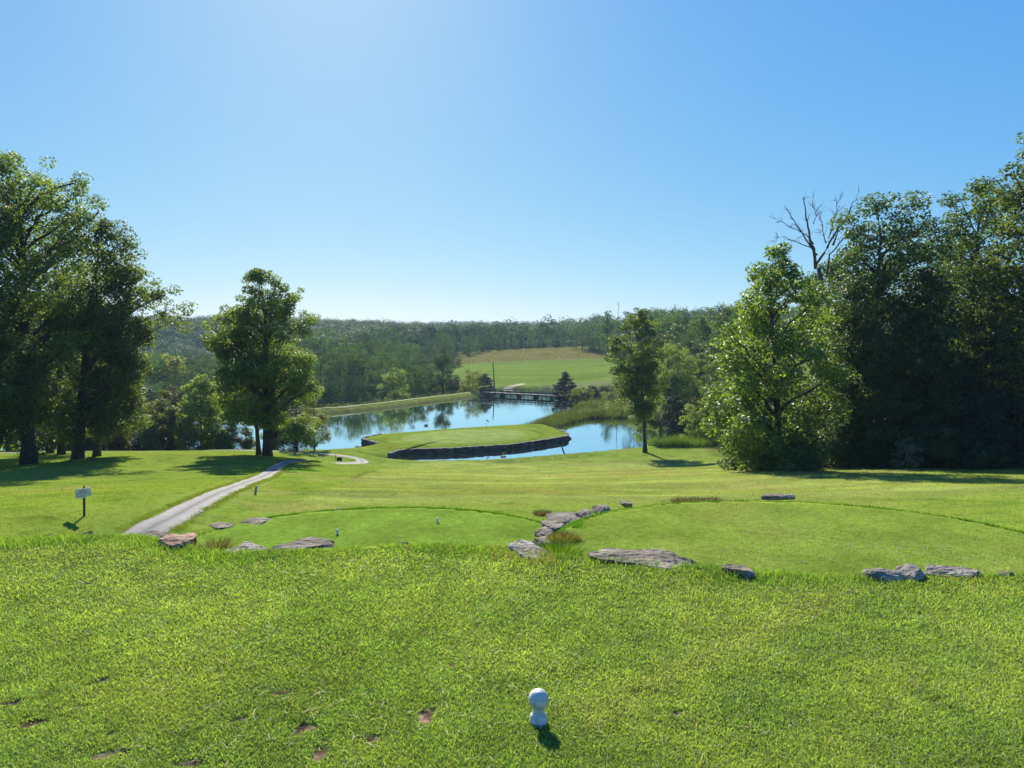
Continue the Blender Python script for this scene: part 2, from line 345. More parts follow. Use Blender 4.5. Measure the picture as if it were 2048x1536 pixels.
# colour of the turf itself, zone by zone
def turf_colour(x, y):
    n = len(x); far = np.hypot(x, y)
    big = fbm(x, y, 7.0, 21)[:, None]; mid = fbm(x, y, 1.1, 22)[:, None]; sm = vnoise(x, y, .22, 23)[:, None]
    rough = np.array([.138, .195, .030]); deep = np.array([.070, .140, .015]); pale = np.array([.190, .228, .058]); tee = np.array([.120, .195, .026])
    c = rough * (1 - .5 * sst(mid, .45, .75)) + deep * .5 * sst(mid, .45, .75)
    c = c * (1 - .35 * sst(big, .5, .75)) + np.array([.165, .205, .034]) * .35 * sst(big, .5, .75)
    # mown fairway: paler, straw-flecked
    fx = (x - 5) / 26; fw = (sst(y, 27, 33) * (1 - sst(y, 92, 104)) * (1 - sst(np.abs(fx), .55, .95)))[:, None]
    fw = fw * (1 - sst(-(x + 9 + .10 * (y - 40)), 0, .9))[:, None]
    cut = np.exp(-((x + 9.4 + .10 * (y - 40)) / .35) ** 2)[:, None] * (sst(y, 44, 50) * (1 - sst(y, 62, 68)))[:, None]; c = c * (1 - .6 * cut)
    c = c * (1 - .8 * fw) + (pale * (.85 + .3 * mid)) * .8 * fw
    st = (vnoise(x * .15, y, 1.3, 31) - .5)[:, None] * fw
    c = c * (1 + .5 * st)
    blot = sst(fbm(x * .5, y, 1.6, 47), .56, .72)[:, None] * (y > 24)[:, None]; c = c * (1 - .32 * blot) + np.array([.075, .105, .035]) * .32 * blot
    lush = np.exp(-(((x + 17.5) / 2.6) ** 2 + ((y - 57) / 3.2) ** 2))[:, None]; c = c * (1 - .8 * lush) + np.array([.085, .22, .010]) * .8 * lush
    speck = sst(vnoise(x, y, .45, 49), .80, .95)[:, None] * (y > 10)[:, None]; c = c * (1 - .3 * speck)
    dry = sst(fbm(x, y, 4.0, 41), .58, .78)[:, None] * (y > 26)[:, None]
    c = c * (1 - .4 * dry) + np.array([.21, .195, .065]) * .4 * dry
    for cc, r, zp in (PAD_L, PAD_R):
        q = pad(x, y, cc, r); w = (1 - sst(q, .97, 1.0))[:, None]
        k = tee * (.8 + .45 * mid) if cc[0] < 0 else np.array([.130, .192, .028]) * (.78 + .5 * mid)
        c = c * (1 - w) + k * w
        lip = (np.exp(-((q - 1.025) / .03) ** 2))[:, None]
        c = c * (1 - .6 * lip) + np.array([.035, .085, .010]) * .6 * lip
    b = PAD_R
    st2 = (sst(fbm(x, y, 2.2, 61), .5, .72) * (pad(x, y, b[0], b[1]) < .97))[:, None]
    c = c * (1 - .4 * st2) + np.array([.18, .205, .045]) * .4 * st2
    # the upper tee under the blades: thatch
    up = (y < TEE_EDGE(x) + .6)[:, None]
    c = np.where(up, np.array([.085, .125, .022]) * (.6 + .8 * sm), c)
    dw = divot_w(x, y)[:, None] * up
    c = c * (1 - dw) + (np.array([.125, .088, .055]) * (.3 + 1.2 * vnoise(x, y, .03, 24)[:, None])) * dw
    # far bank and meadow
    fm = (sst(y, 236, 250) * (1 - sst(y, 430, 445)))[:, None]
    zf = sst(y + .12 * x, 352, 356)[:, None]
    mead = np.array([.110, .165, .028]) * (.8 + .4 * fbm(x, y, 30, 71)[:, None]) * (1 + .25 * (vnoise(x * .2, y, 9, 72)[:, None] - .5))
    hay = np.array([.150, .135, .058]) * (.75 + .5 * fbm(x, y, 8, 73)[:, None])
    c = c * (1 - fm) + (mead * (1 - zf) + hay * zf) * fm
    ap = (1 - sst(pad(x, y, (24, 238), (19, 15)), .97, 1.0))[:, None]; c = c * (1 - ap) + np.array([.12, .145, .055]) * ap
    rim = np.exp(-((pad(x, y, (24, 238), (19, 15)) - 1.03) / .035) ** 2)[:, None]; c = c * (1 - .6 * rim) + np.array([.04, .06, .015]) * .6 * rim
    sc = (sst(y, 150, 175) * (1 - sst(y, 236, 244)))[:, None] * (x > 8)[:, None]
    c = c * (1 - .7 * sc) + np.array([.085, .115, .03]) * .7 * sc
    # wooded floors
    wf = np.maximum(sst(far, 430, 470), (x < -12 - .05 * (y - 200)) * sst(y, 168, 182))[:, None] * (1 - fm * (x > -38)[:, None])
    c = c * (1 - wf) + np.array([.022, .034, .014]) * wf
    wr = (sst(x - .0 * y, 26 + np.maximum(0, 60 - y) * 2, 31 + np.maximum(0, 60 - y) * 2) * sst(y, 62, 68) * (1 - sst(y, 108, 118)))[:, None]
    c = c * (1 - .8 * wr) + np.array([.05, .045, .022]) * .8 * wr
    m = (y > 60) & (y < 260)
    if m.any():
        sd = np.full(n, -99.); sd[m] = np.maximum(poly_sd(x[m], y[m], LAKE), poly_sd(x[m], y[m], POND))
        mud = sst(sd, -.9, -.15)[:, None]
        c = c * (1 - mud) + np.array([.07, .06, .03]) * mud
        dd = np.full(n, 99.); dd[m] = line_d(x[m], y[m], DAM)
        dw2 = (1 - sst(dd, 2.6, 6))[:, None]
        c = c * (1 - dw2) + np.array([.13, .18, .03]) * (.8 + .4 * mid) * dw2
        bank = (sst(sd, -1.6, -.9) * (dd < 6))[:, None]
        c = c * (1 - .6 * bank) + np.array([.10, .07, .04]) * .6 * bank
    return np.clip(c * np.array([1.14, 1.10, 1.16]), .004, .6)

# ground sheet: a fan, fine in front of the tee and coarse behind it
def build_ground():
    fa = np.radians(np.linspace(-47, 47, 780)); ca = np.radians(np.linspace(47, 313, 60))[1:-1]
    ang = np.concatenate([fa, ca]); r = np.geomspace(.35, 5600, 820)
    A, Rr = np.meshgrid(ang, r); x = (Rr * np.sin(A)).ravel(); y = (Rr * np.cos(A)).ravel()
    z = H(x, y); n, m = len(r), len(ang)
    dw = divot_w(x, y) * (y < TEE_EDGE(x)); z = z - .006 * dw
    i = np.arange(n - 1)[:, None] * m; j = np.arange(m)[None, :]; k = (j + 1) % m
    F = np.stack([i + j, i + k, i + m + k, i + m + j], -1).reshape(-1, 4)[:, ::-1]
    V = np.stack([x, y, z], 1); V = np.vstack([V, [[0, 0, 0]]]); c0 = len(V) - 1
    T = np.stack([np.full(m, c0), (np.arange(m) + 1) % m, np.arange(m)], 1)[:, ::-1]
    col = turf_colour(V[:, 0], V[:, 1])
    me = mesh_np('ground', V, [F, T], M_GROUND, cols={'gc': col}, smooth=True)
    tag(obj('ground', me), 'rolling green golf course turf falling from the tee to the lake and wooded hills', 'ground', kind='structure')
build_ground()

# ------------------------------------------------------------------ water
def water_mat():
    m, nt, p = new_mat('lake_water'); N = nt.nodes; L = nt.links
    N.remove(p); tc = N.new('ShaderNodeTexCoord'); mp = N.new('ShaderNodeMapping'); mp.inputs['Scale'].default_value = (1, .45, 1)
    L.new(tc.outputs['Object'], mp.inputs[0])
    n1 = N.new('ShaderNodeTexNoise'); n1.inputs['Scale'].default_value = 2.2; n1.inputs['Detail'].default_value = 3
    L.new(mp.outputs[0], n1.inputs['Vector'])
    b = N.new('ShaderNodeBump'); b.inputs['Strength'].default_value = .12; b.inputs['Distance'].default_value = .04
    L.new(n1.outputs[0], b.inputs['Height'])
    df = N.new('ShaderNodeBsdfDiffuse'); df.inputs[0].default_value = (.035, .042, .026, 1)
    gl = N.new('ShaderNodeBsdfGlossy'); gl.inputs['Color'].default_value = (.84, 1, 1, 1); gl.inputs['Roughness'].default_value = .03; L.new(b.outputs[0], gl.inputs['Normal'])
    fr = N.new('ShaderNodeFresnel'); fr.inputs[0].default_value = 1.33; L.new(b.outputs[0], fr.inputs['Normal'])
    pw = N.new('ShaderNodeMath'); pw.operation = 'POWER'; pw.inputs[1].default_value = .12; L.new(fr.outputs[0], pw.inputs[0])
    ms = N.new('ShaderNodeMixShader'); L.new(pw.outputs[0], ms.inputs[0]); L.new(df.outputs[0], ms.inputs[1]); L.new(gl.outputs[0], ms.inputs[2])
    L.new(ms.outputs[0], N['Material Output'].inputs[0])
    return m
M_WATER = water_mat()
def offset_poly(P, d):
    P = np.asarray(P, float); Q = np.roll(P, -1, 0); e = Q - P; nrm = np.stack([e[:, 1], -e[:, 0]], 1); nrm /= np.linalg.norm(nrm, axis=1, keepdims=True)
    area = .5 * np.sum(P[:, 0] * Q[:, 1] - Q[:, 0] * P[:, 1]); nrm *= np.sign(area)
    nv = nrm + np.roll(nrm, 1, 0); nv /= np.maximum(np.linalg.norm(nv, axis=1, keepdims=True), .4)
    return P + nv * d
def flat_poly(name, P, z, mat):
    tri = tessellate_polygon([[Vector((a, b, 0)) for a, b in P]])
    V = [(a, b, z) for a, b in P]; F = []
    for t in tri:
        (ax, ay), (bx, by), (cx, cy) = P[t[0]], P[t[1]], P[t[2]]
        F.append(t if (bx - ax) * (cy - ay) - (by - ay) * (cx - ax) > 0 else t[::-1])
    me = bpy.data.meshes.new(name); me.from_pydata(V, [], F); me.update(); me.materials.append(mat); return obj(name, me)
tag(flat_poly('lake', offset_poly(LAKE, .45), ZW, M_WATER), 'large calm lake mirroring the sky and the dark wood behind its dam', 'lake', kind='structure')
tag(flat_poly('pond', offset_poly(POND, .45), ZW - .004, M_WATER), 'smaller pond curling round the stone walled green', 'pond', kind='structure')

# ------------------------------------------------------------------ island with the putting green
def dense(P, step, closed=True):
    P = [np.array(p, float) for p in P]; out = []
    n = len(P)
    for i in range(n if closed else n - 1):
        p0, p1, p2, p3 = P[(i - 1) % n] if closed or i else P[i], P[i], P[(i + 1) % n], P[(i + 2) % n] if closed or i + 2 < n else P[(i + 1) % n]
        k = max(1, int(np.linalg.norm(p2 - p1) / step))
        for t in np.arange(k) / k:
            out.append(.5 * ((2 * p1) + (-p0 + p2) * t + (2 * p0 - 5 * p1 + 4 * p2 - p3) * t * t + (-p0 + 3 * p1 - 3 * p2 + p3) * t ** 3))
    if not closed: out.append(P[-1])
    return np.array(out)
IZ = -14.15
def build_island():
    O = dense(ISLAND, .35); n = len(O); c = np.array([-7.5, 119.5])
    S = np.concatenate([[0], np.linspace(.05, 1, 44)]); V = []
    for s in S[1:]:
        P = c + (O - c) * s; V.append(np.c_[P, np.zeros(n)])
    V = np.concatenate(V); x, y = V[:, 0], V[:, 1]
    sN = np.repeat(S[1:], n)
    V[:, 2] = IZ + .42 * (1 - sN ** 2.2) + (fbm(x, y, 6, 88) - .5) * .15 * (1 - sN) - .03
    neck = (1 - sst(y + (x + 20) * .1, 104, 112)) * (x < -15)
    V[:, 2] = np.where(neck > 0, V[:, 2] * (1 - neck) + (H(x, y) - .35 * sst(sN, .86, 1.0) + .1) * neck, V[:, 2])
    F = []
    for i in range(len(S) - 2):
        j = np.arange(n); k = (j + 1) % n
        F.append(np.stack([i * n + j, i * n + k, (i + 1) * n + k, (i + 1) * n + j], 1))
    V = np.vstack([V, [[c[0], c[1], IZ + .40]]]); T = np.stack([np.full(n, len(V) - 1), (np.arange(n) + 1) % n, np.arange(n)], 1)
    F = np.concatenate(F)
    x, y = V[:, 0], V[:, 1]; a = R(29); dx, dy = x + 7.5, y - 119.5
    q = np.sqrt(((dx * math.cos(a) + dy * math.sin(a)) / 10.4) ** 2 + ((-dx * math.sin(a) + dy * math.cos(a)) / 7.6) ** 2) + (vnoise(x, y, 4, 12) - .5) * .05
    mid = fbm(x, y, 1.6, 90)[:, None]
    col = np.array([.135, .190, .026]) * (.75 + .5 * mid)
    col = col * (1 - .5 * sst(fbm(x, y, 4, 91), .5, .7)[:, None]) + np.array([.19, .225, .026]) * .5 * sst(fbm(x, y, 4, 91), .5, .7)[:, None]
    ring = np.exp(-((q - 1.27) / .035) ** 2)[:, None]; col = col * (1 - .35 * ring) + np.array([.06, .10, .015]) * .35 * ring
    collar = ((1 - sst(q, 1.2, 1.24)))[:, None]; col = col * (1 - collar) + np.array([.15, .215, .034]) * (.85 + .3 * mid) * collar
    g = (1 - sst(q, .985, 1.01))[:, None]; col = col * (1 - g) + np.array([.20, .255, .066]) * (.9 + .2 * mid) * g
    col = col * (1 + .12 * g * np.sign(np.sin((dx * .5 + dy) * 2.2))[:, None] * .3)
    me = mesh_np('island_lawn', V, [F[:, ::-1], T[:, ::-1]], M_GROUND, cols={'gc': col}, smooth=True)
    me.flip_normals() if me.polygons[0].normal.z < 0 else None
    tag(obj('island_lawn', me), 'raised grassy green with its oval mown putting surface in the lake', 'putting green', kind='structure')
build_island()

M_WALLSTONE = simple_mat('wall_stone', (.05, .046, .042), (.19, .172, .155), .9, 1.3, .9, .15, bscale=9)
M_ROCK = simple_mat('field_rock', (.095, .080, .060), (.29, .245, .19), .92, 3.2, 1.0, .12, bscale=16)
M_RUST = simple_mat('rust_rock', (.16, .10, .07), (.42, .27, .18), .92, 4.5, 1.0, .12, stretch=(1, 1, 2.5), bscale=18)
M_PALEROCK = simple_mat('pale_rock', (.14, .125, .105), (.40, .355, .29), .92, 5, 1.0, .12, bscale=22)
def stone_wall(name, path, z0, z1, label, seed):
    rng = np.random.default_rng(seed); P = dense(path, .2, closed=False)
    s = np.r_[0, np.cumsum(np.linalg.norm(np.diff(P, axis=0), axis=1))]; mb = MB(); z = z0; course = 0
    while z < z1 - .03:
        h = rng.uniform(.15, .24); h = min(h, z1 - z + .05); u = -rng.uniform(0, .4)
        while u < s[-1]:
            ln = rng.uniform(.3, 1.0); m = u + ln / 2
            if 0 < m < s[-1]:
                p = np.array([np.interp(m, s, P[:, 0]), np.interp(m, s, P[:, 1])])
                q = np.array([np.interp(min(m + .15, s[-1]), s, P[:, 0]), np.interp(min(m + .15, s[-1]), s, P[:, 1])]) - np.array([np.interp(max(m - .15, 0), s, P[:, 0]), np.interp(max(m - .15, 0), s, P[:, 1])])
                hh = h * rng.uniform(.85, 1.05) * (1.0 if z + h < z1 else rng.uniform(.4, 1.3))
                mb.box((p[0], p[1], z + hh / 2), (ln * .97, .55 + rng.uniform(-.1, .12), hh * .96), math.atan2(q[1], q[0]), .025, rng)
            u += ln
        z += h; course += 1
    o = mb.build(name, M_WALLSTONE); tag(o, label, 'stone wall'); return o
stone_wall('stone_wall', ISLAND[0:12], ZW - .5, IZ + .02, 'long dark dry stone wall curving along the near side of the green above the narrow channel', 3)
stone_wall('stone_wall', [ISLAND[17], ISLAND[18], ISLAND[19], ISLAND[20]], ZW - .5, IZ + .06, 'short dark stone wall end beside the neck of grass left of the green', 4)

# ------------------------------------------------------------------ paths
def ribbon(name, pts, width, mat, label, cat, base=(.255, .24, .215), rut=(.115, .11, .10), lift=.045, seed=1, kind='structure', wmul=None):
    P = dense(pts, .35, closed=False); T = np.gradient(P, axis=0); T /= np.linalg.norm(T, axis=1, keepdims=True)
    Nn = np.stack([-T[:, 1], T[:, 0]], 1); us = np.linspace(-1, 1, 9); V = []; C = []
    s = np.r_[0, np.cumsum(np.linalg.norm(np.diff(P, axis=0), axis=1))]
    for u in us:
        w = width / 2 * (1.0 if wmul is None else np.interp(s, *wmul)) * (1 + .09 * (fbm(s, s * 0 + u * 9, 1.2, seed) - .5) * 2 * abs(u))
        q = P + Nn * (u * w)[:, None]; z = H(q[:, 0], q[:, 1]) + lift * (1 - .75 * (abs(u) > .9))
        V.append(np.c_[q, z])
        tone = np.array(base) * (.85 + .35 * fbm(q[:, 0], q[:, 1], .8, seed + 4)[:, None])
        k = max(0, 1 - abs(abs(u) - .0) / .34); tone = tone * (1 - k) + np.array(rut) * k
        e = (abs(u) > .85) * .45; tone = tone * (1 - e) + np.array([.16, .15, .09]) * e
        C.append(tone)
    V = np.stack(V, 1).reshape(-1, 3); C = np.stack(C, 1).reshape(-1, 3); n, m = len(P), len(us)
    i = np.arange(n - 1)[:, None] * m; j = np.arange(m - 1)[None]
    Fq = np.stack([i + j, i + m + j, i + m + j + 1, i + j + 1], -1).reshape(-1, 4)
    me = mesh_np(name, V, [Fq], mat, cols={'gc': C}, smooth=True)
    if me.polygons[0].normal.z < 0: me.flip_normals()
    return tag(obj(name, me), label, cat, kind=kind)
p1 = [at(px, v)[:2] for px, v in ((310, 1056), (378, 1020), (468, 976), (540, 946))]
p0 = np.array(p1[0]); dv = p0 - np.array(p1[1]); p1 = [tuple(p0 + dv * .8), tuple(p0 + dv * .4)] + p1
PATH_MAIN = p1 + [(-22.5, 72), (-22.6, 81), (-21.2, 88)]
PATH_MAIN = p1 + [(-20.0, 66), (-19.8, 78), (-19.0, 88.0), (-18.6, 92.5), (-20.0, 96), (-23.5, 97.6), (-29, 97.4), (-38, 94.5), (-48, 90), (-58, 85), (-72, 80), (-90, 76)]
ribbon('cart_path', PATH_MAIN, 1.4, M_PATH, 'pale gravel cart path running down past the oak and bending along the lake', 'cart path', seed=3, wmul=((0, 6, 30, 60), (.60, .70, .98, 1.12)))
ribbon('dam_path', DAM[2:], .8, M_PATH, 'thin dirt track along the crest of the dam', 'path', base=(.24, .21, .12), rut=(.14, .15, .06), seed=8)
ribbon('dirt_path', [(-9.0, 226), (-6, 236), (0, 247), (4, 256)], 2.4, M_PATH, 'short bare tan dirt path climbing from the bridge to the meadow', 'path', base=(.30, .24, .15), rut=(.22, .2, .11), seed=9)

# ------------------------------------------------------------------ trees
def leaf_faces(C, S, rng, up=.55, size=.22, asp=.7, droop=0.0, coh=0.0):
    """kite shaped leaves at points C, S = outward direction of the clump"""
    n = len(C)
    N = rng.normal(size=(n, 3)) * (.75 - .45 * coh); N[:, 2] = np.abs(N[:, 2]) + up; N += S * (.5 + .9 * coh)
    N /= np.linalg.norm(N, axis=1, keepdims=True)
    A = rng.normal(size=(n, 3)); A[:, 2] -= droop
    U = A - N * np.sum(A * N, 1, keepdims=True); U /= np.linalg.norm(U, axis=1, keepdims=True) + 1e-9
    Wd = np.cross(N, U); s = (size * rng.uniform(.65, 1.25, n))[:, None]
    V = np.stack([C - U * s * .5, C + Wd * s * asp * .5, C + U * s * .5, C - Wd * s * asp * .5], 1).reshape(-1, 3)
    return V, np.arange(n * 4).reshape(-1, 4)
def clump_points(c, rad, n, rng, flat=.62):
    d = rng.normal(size=(n, 3)); d /= np.linalg.norm(d, axis=1, keepdims=True)
    r = rng.uniform(.25, 1.0, n) ** .5
    P = d * r[:, None] * rad; P[:, 2] *= flat
    return c + P, d
def make_tree(root_name, label, cat, base, prof, height, trunk_r, seed, mat, n_cl=150, n_leaf=40000, leaf=.24, lean=(0, 0), flat=.74,
              cl_r=1.25, trunk_to=.86, bark=None, group=None, boughs=(), depth=1.0, sparse=0.0, sides=8, up=.25, layered=False, inner=.3, droop=0.0, asp=.7, fork=None, coh=0.0):
    """prof: [(height above base, left reach, right reach)] from the bottom of the crown to its top; metres"""
    rng = np.random.default_rng(seed); bark = bark or M_BARK
    prof = sorted(prof); hz = np.array([p[0] for p in prof]); lr = np.array([p[1] for p in prof]); rr = np.array([p[2] for p in prof])
    t = np.linspace(0, 1, 12); th = height * trunk_to
    wob = np.cumsum(rng.normal(size=(12, 2)) * .012 * height * .35, 0); wob -= wob[0]
    TP = np.c_[lean[0] * t ** 1.3 + wob[:, 0] * .5, lean[1] * t + wob[:, 1] * .5, th * t]
    def trunk_at(z):
        return np.array([np.interp(z, TP[:, 2], TP[:, 0]), np.interp(z, TP[:, 2], TP[:, 1]), min(max(z, 0), th)])
    TR = trunk_r * (1 - t * .93) ** .75; TR[0] *= 1.55; TR[1] *= 1.08
    tm = MB(); TP0 = TP.copy(); TP0[0, 2] -= .5; tm.tube(TP0, TR, sides)
    if fork is not None:
        f = np.array(fork); q = np.linspace(0, 1, 8)[:, None]
        FP = np.array([TP[0] * [1, 1, 0] + [f[0] * .25, 0, -.4]]) + q * np.array([[f[0], f[1], th * .85]]); tm.tube(FP, trunk_r * .75 * (1 - q[:, 0] * .85), sides)
    # boughs first, kept apart, then the leaf clumps each of them carries
    cs = []; own = {}
    def spot(lo, pw):
        h = hz[0] + (hz[-1] - hz[0]) * rng.random() ** .92
        if layered: h = hz[0] + round((h - hz[0]) / layered) * layered + rng.normal() * .2
        a = rng.uniform(0, 2 * math.pi); L_, R_ = np.interp(h, hz, lr), np.interp(h, hz, rr)
        hw = max((L_ + R_) / 2, .15); cx = (R_ - L_) / 2; rho = lo + (1 - lo) * rng.random() ** pw
        irr = 1 + .16 * math.sin(a * 3 + h * .9 + seed) + .10 * math.sin(a * 5 - h * 1.7)
        return np.array([cx + math.cos(a) * hw * rho * (1 + (irr - 1) * .5), trunk_at(h)[1] + math.sin(a) * hw * depth * rho * irr, h]), hw
    def apart(p, L, md): return all((p[0] - q[0]) ** 2 + (p[1] - q[1]) ** 2 + 1.7 * (p[2] - q[2]) ** 2 > md * md for q in L)
    if layered or n_cl < 50:
        tries = 0
        while len(cs) < n_cl and tries < n_cl * 40:
            tries += 1; p, hw = spot(inner, .6); p[:2] *= 1 - min(.4, cl_r * .5 / max(hw, .3))
            if apart(p, cs[-260:], cl_r * .62): cs.append(p)
    else:
        bigs = []; nb = max(14, n_cl // 8); tries = 0; rb0 = cl_r * 1.75
        while len(bigs) < nb and tries < nb * 60:
            tries += 1; p, hw = spot(.5, .7); rb = rb0 * rng.uniform(.6, 1.25); rb = min(rb, max(hw * .62, cl_r * .6)); sh = 1 - min(.4, rb * .5 / max(hw, .3)); p[:2] = p[:2] * sh
            p[2] = min(p[2], hz[-1] - rb * .42)
            if apart(p, [b[0] for b in bigs], rb0 * .92): bigs.append((p, rb))
        for bi, (p, rb) in enumerate(bigs):
            for _ in range(int(6 * (rb / rb0) ** 1.5) + 2):
                d = rng.normal(size=3); d /= np.linalg.norm(d); d[2] = d[2] * .7 + .05; cs.append(p + d * rb * rng.random() ** .4); own[len(cs) - 1] = p
            hd = math.hypot(p[0] - trunk_at(p[2])[0], p[1] - trunk_at(p[2])[1]); z0 = max(hz[0] * .7, p[2] - hd * rng.uniform(.5, 1.0) - .3); b0 = trunk_at(min(z0, th * .95))
            q = np.linspace(0, 1, 8)[:, None]; mid = (b0 + p) / 2 + np.array([0, 0, .10 * hd]) + rng.normal(size=3) * .10 * hd; e = (1 - q) ** 2 * b0 + 2 * q * (1 - q) * mid + q * q * p + rng.normal(size=(8, 3)) * .025 * hd * np.sin(q * 3.14)
            tm.tube(e, min(trunk_r * .42, .03 + .028 * hd) * np.linspace(1, .3, 8) ** .8, 6 if sides > 5 else 4, cap=False)
        while len(cs) < n_cl:
            p, hw = spot(.05, .8); p[:2] *= .80; cs.append(p)
    cs += [np.array(b[:3], float) for b in boughs]
    per = max(6, int(n_leaf / max(len(cs), 1))); VV = []; LV = []
    for i, c in enumerate(cs):
        hfrac = (c[2] - hz[0]) / max(hz[-1] - hz[0], .1)
        rad = cl_r * rng.uniform(.55, 1.15) * (1 - .35 * max(hfrac, 0) ** 2)
        if rng.random() < sparse: rad *= .6
        k = int(per * (rad / cl_r) ** 2); P, d = clump_points(c, rad, max(k, 5), rng, flat)
        V, F = leaf_faces(P, d, rng, up, leaf, asp, droop, coh); VV.append(V)
        tone = rng.uniform(.15, .85); LV.append(np.repeat(np.clip(tone + rng.normal(size=len(P)) * (.22 - .16 * coh), 0, 1), 4))
        # the twig that carries it
        if i in own: b0 = own[i]; br = .022
        else:
            hd = math.hypot(c[0] - trunk_at(c[2])[0], c[1] - trunk_at(c[2])[1]); z0 = max(hz[0] * .6, c[2] - hd * rng.uniform(.35, .8) - .3) if not layered else c[2] - .05
            b0 = trunk_at(min(z0, th * .97)); br = min(trunk_r * .2, .008 * hd + .012)
        hd = np.linalg.norm(c - b0); q = np.linspace(0, 1, 5)[:, None]; mid = (b0 + c) / 2 + rng.normal(size=3) * .12 * hd; BP = (1 - q) ** 2 * b0 + 2 * q * (1 - q) * mid + q * q * c
        tm.tube(BP, br * np.array([1, .8, .58, .38, .16]), 4 if sides > 5 else 3, cap=False)
    V = np.concatenate(VV)
    cm = mesh_np('crown', V, [np.arange(len(V)).reshape(-1, 4)], mat, attrs={'lv': np.concatenate(LV)})
    r = empty(root_name, base, label, cat, group)
    obj('trunk', tm.mesh('trunk', bark, smooth=True), r); obj('crown', cm, r)
    return r
def px_tree(name, label, px, Y, prof, vbase=None, cat='tree', **k):
    """profile given as (row, left column, right column) of its outline at distance Y"""
    x = (px - CX) / F_PX * Y; s = DEP(Y, H1(x, Y) + 6); x = (px - CX) * s; z = H1(x, Y)
    P = [(vz(v, Y) - z, (px - a) * s, (b - px) * s) for v, a, b in prof]
    P = [(max(h, .15), a, b) for h, a, b in P]
    return make_tree(name, label, cat, (x, Y, z - .05), P, max(p[0] for p in P), seed=k.pop('seed', int(px * 7 + Y)), **k)
K = 1.0
# the tall group left of the path
G1 = 'tall trees left of the cart path'
px_tree('broadleaf_tree', 'tallest tree of the left group, on a single thick trunk standing in deep shade', 52, 62,
        [(310,-40,40),(335,-70,110),(365,-90,185),(400,-100,215),(480,-110,205),(560,-110,195),(640,-110,180),(720,-110,160),(800,-100,120),(850,-80,90)],
        trunk_r=.52, mat=M_OAK, n_cl=520, n_leaf=int(120000*K), leaf=.22, cl_r=1.25, group=G1, seed=11)
px_tree('broadleaf_tree', 'broad tree on twin trunks between the single thick trunk and the leaning trunk', 150, 66,
        [(438,222,268),(470,200,308),(520,185,322),(560,165,300),(600,130,305),(660,100,300),(720,90,295),(780,85,275),(840,110,235),(862,120,210)],
        trunk_r=.42, mat=M_OAK, n_cl=260, n_leaf=int(60000*K), leaf=.22, cl_r=1.1, lean=(2.4, 0), group=G1, seed=12, fork=(1.0, .6))
px_tree('broadleaf_tree', 'leaning tree whose long lower boughs reach out over the far hill', 188, 69,
        [(536,250,325),(575,225,362),(605,210,372),(640,195,362),(680,190,318),(730,190,312),(790,190,312),(840,190,300),(872,205,270)],
        trunk_r=.3, mat=M_OAK, n_cl=300, n_leaf=int(58000*K), leaf=.22, cl_r=1.0, lean=(3.0, 0), group=G1, seed=13,
        boughs=[(6.8,.5,13.3),(7.8,.3,13.8),(8.8,0,13.4),(8.2,-.6,12.7),(7.2,-.4,12.6),(8.9,.2,13.9),(6.3,0,13.2),(8.4,.4,12.0)])
px_tree('broadleaf_tree', 'low hanging tree cut off by the left edge, beside the single thick trunk', -45, 57,
        [(303,-100,25),(380,-140,45),(500,-160,50),(640,-160,58),(760,-150,60),(850,-140,45),(895,-120,20)],
        trunk_r=.45, mat=M_OAK, n_cl=230, n_leaf=int(65000*K), leaf=.22, cl_r=1.25, group=G1, seed=14)
px_tree('broadleaf_tree', 'tall tree standing back between the tallest tree and the twin trunked tree', 118, 76,
        [(395,95,165),(440,75,200),(520,60,225),(620,50,230),(720,50,225),(820,70,200),(860,80,180)],
        trunk_r=.3, mat=M_OAK, n_cl=220, n_leaf=int(34000*K), leaf=.25, cl_r=1.25, group=G1, seed=16)
px_tree('broadleaf_tree', 'dim tree filling the shade behind the thick trunk and the twin trunks', 96, 80,
        [(560,30,160),(640,0,220),(740,-10,230),(820,0,220),(866,20,200)],
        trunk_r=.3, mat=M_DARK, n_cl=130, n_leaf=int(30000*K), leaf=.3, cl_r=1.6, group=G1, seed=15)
# the oak by the path
px_tree('broadleaf_tree', 'big round headed oak casting its shadow over the cart path', 533, 75,
        [(546,486,522),(560,475,592),(600,445,602),(640,424,614),(690,420,622),(740,426,640),(790,438,652),(835,462,650),(865,500,636)],
        trunk_r=.42, mat=M_OAK, n_cl=340, n_leaf=int(120000*K), leaf=.21, cl_r=1.1, group=None, seed=21)
px_tree('broadleaf_tree', 'thin tree leaning left close behind the big oak', 516, 78,
        [(640,428,515),(690,420,530),(750,438,545),(810,450,560),(850,470,560)],
        trunk_r=.25, mat=M_OAK, n_cl=80, n_leaf=int(24000*K), leaf=.25, cl_r=1.2, lean=(-1.2, 0), seed=22)
px_tree('cedar_tree', 'dark dense cedar beside the oak at the lake edge', 592, 100,
        [(775,585,600),(800,572,612),(840,564,620),(880,560,622),(905,562,620)], trunk_r=.15, mat=M_CEDAR, n_cl=110, n_leaf=int(26000*K), leaf=.16, cl_r=.7, flat=.8, asp=.4, seed=23)
px_tree('willow_shrub', 'pale yellow green willow spilling over the water right of the dark cedar', 628, 103,
        [(790,612,640),(815,605,655),(850,600,662),(880,600,664),(906,602,668)], trunk_r=.1, mat=M_YELLOW, n_cl=90, n_leaf=int(16000*K), leaf=.2, cl_r=.75, sparse=.3, seed=24, cat='shrub', droop=.6, asp=.4)
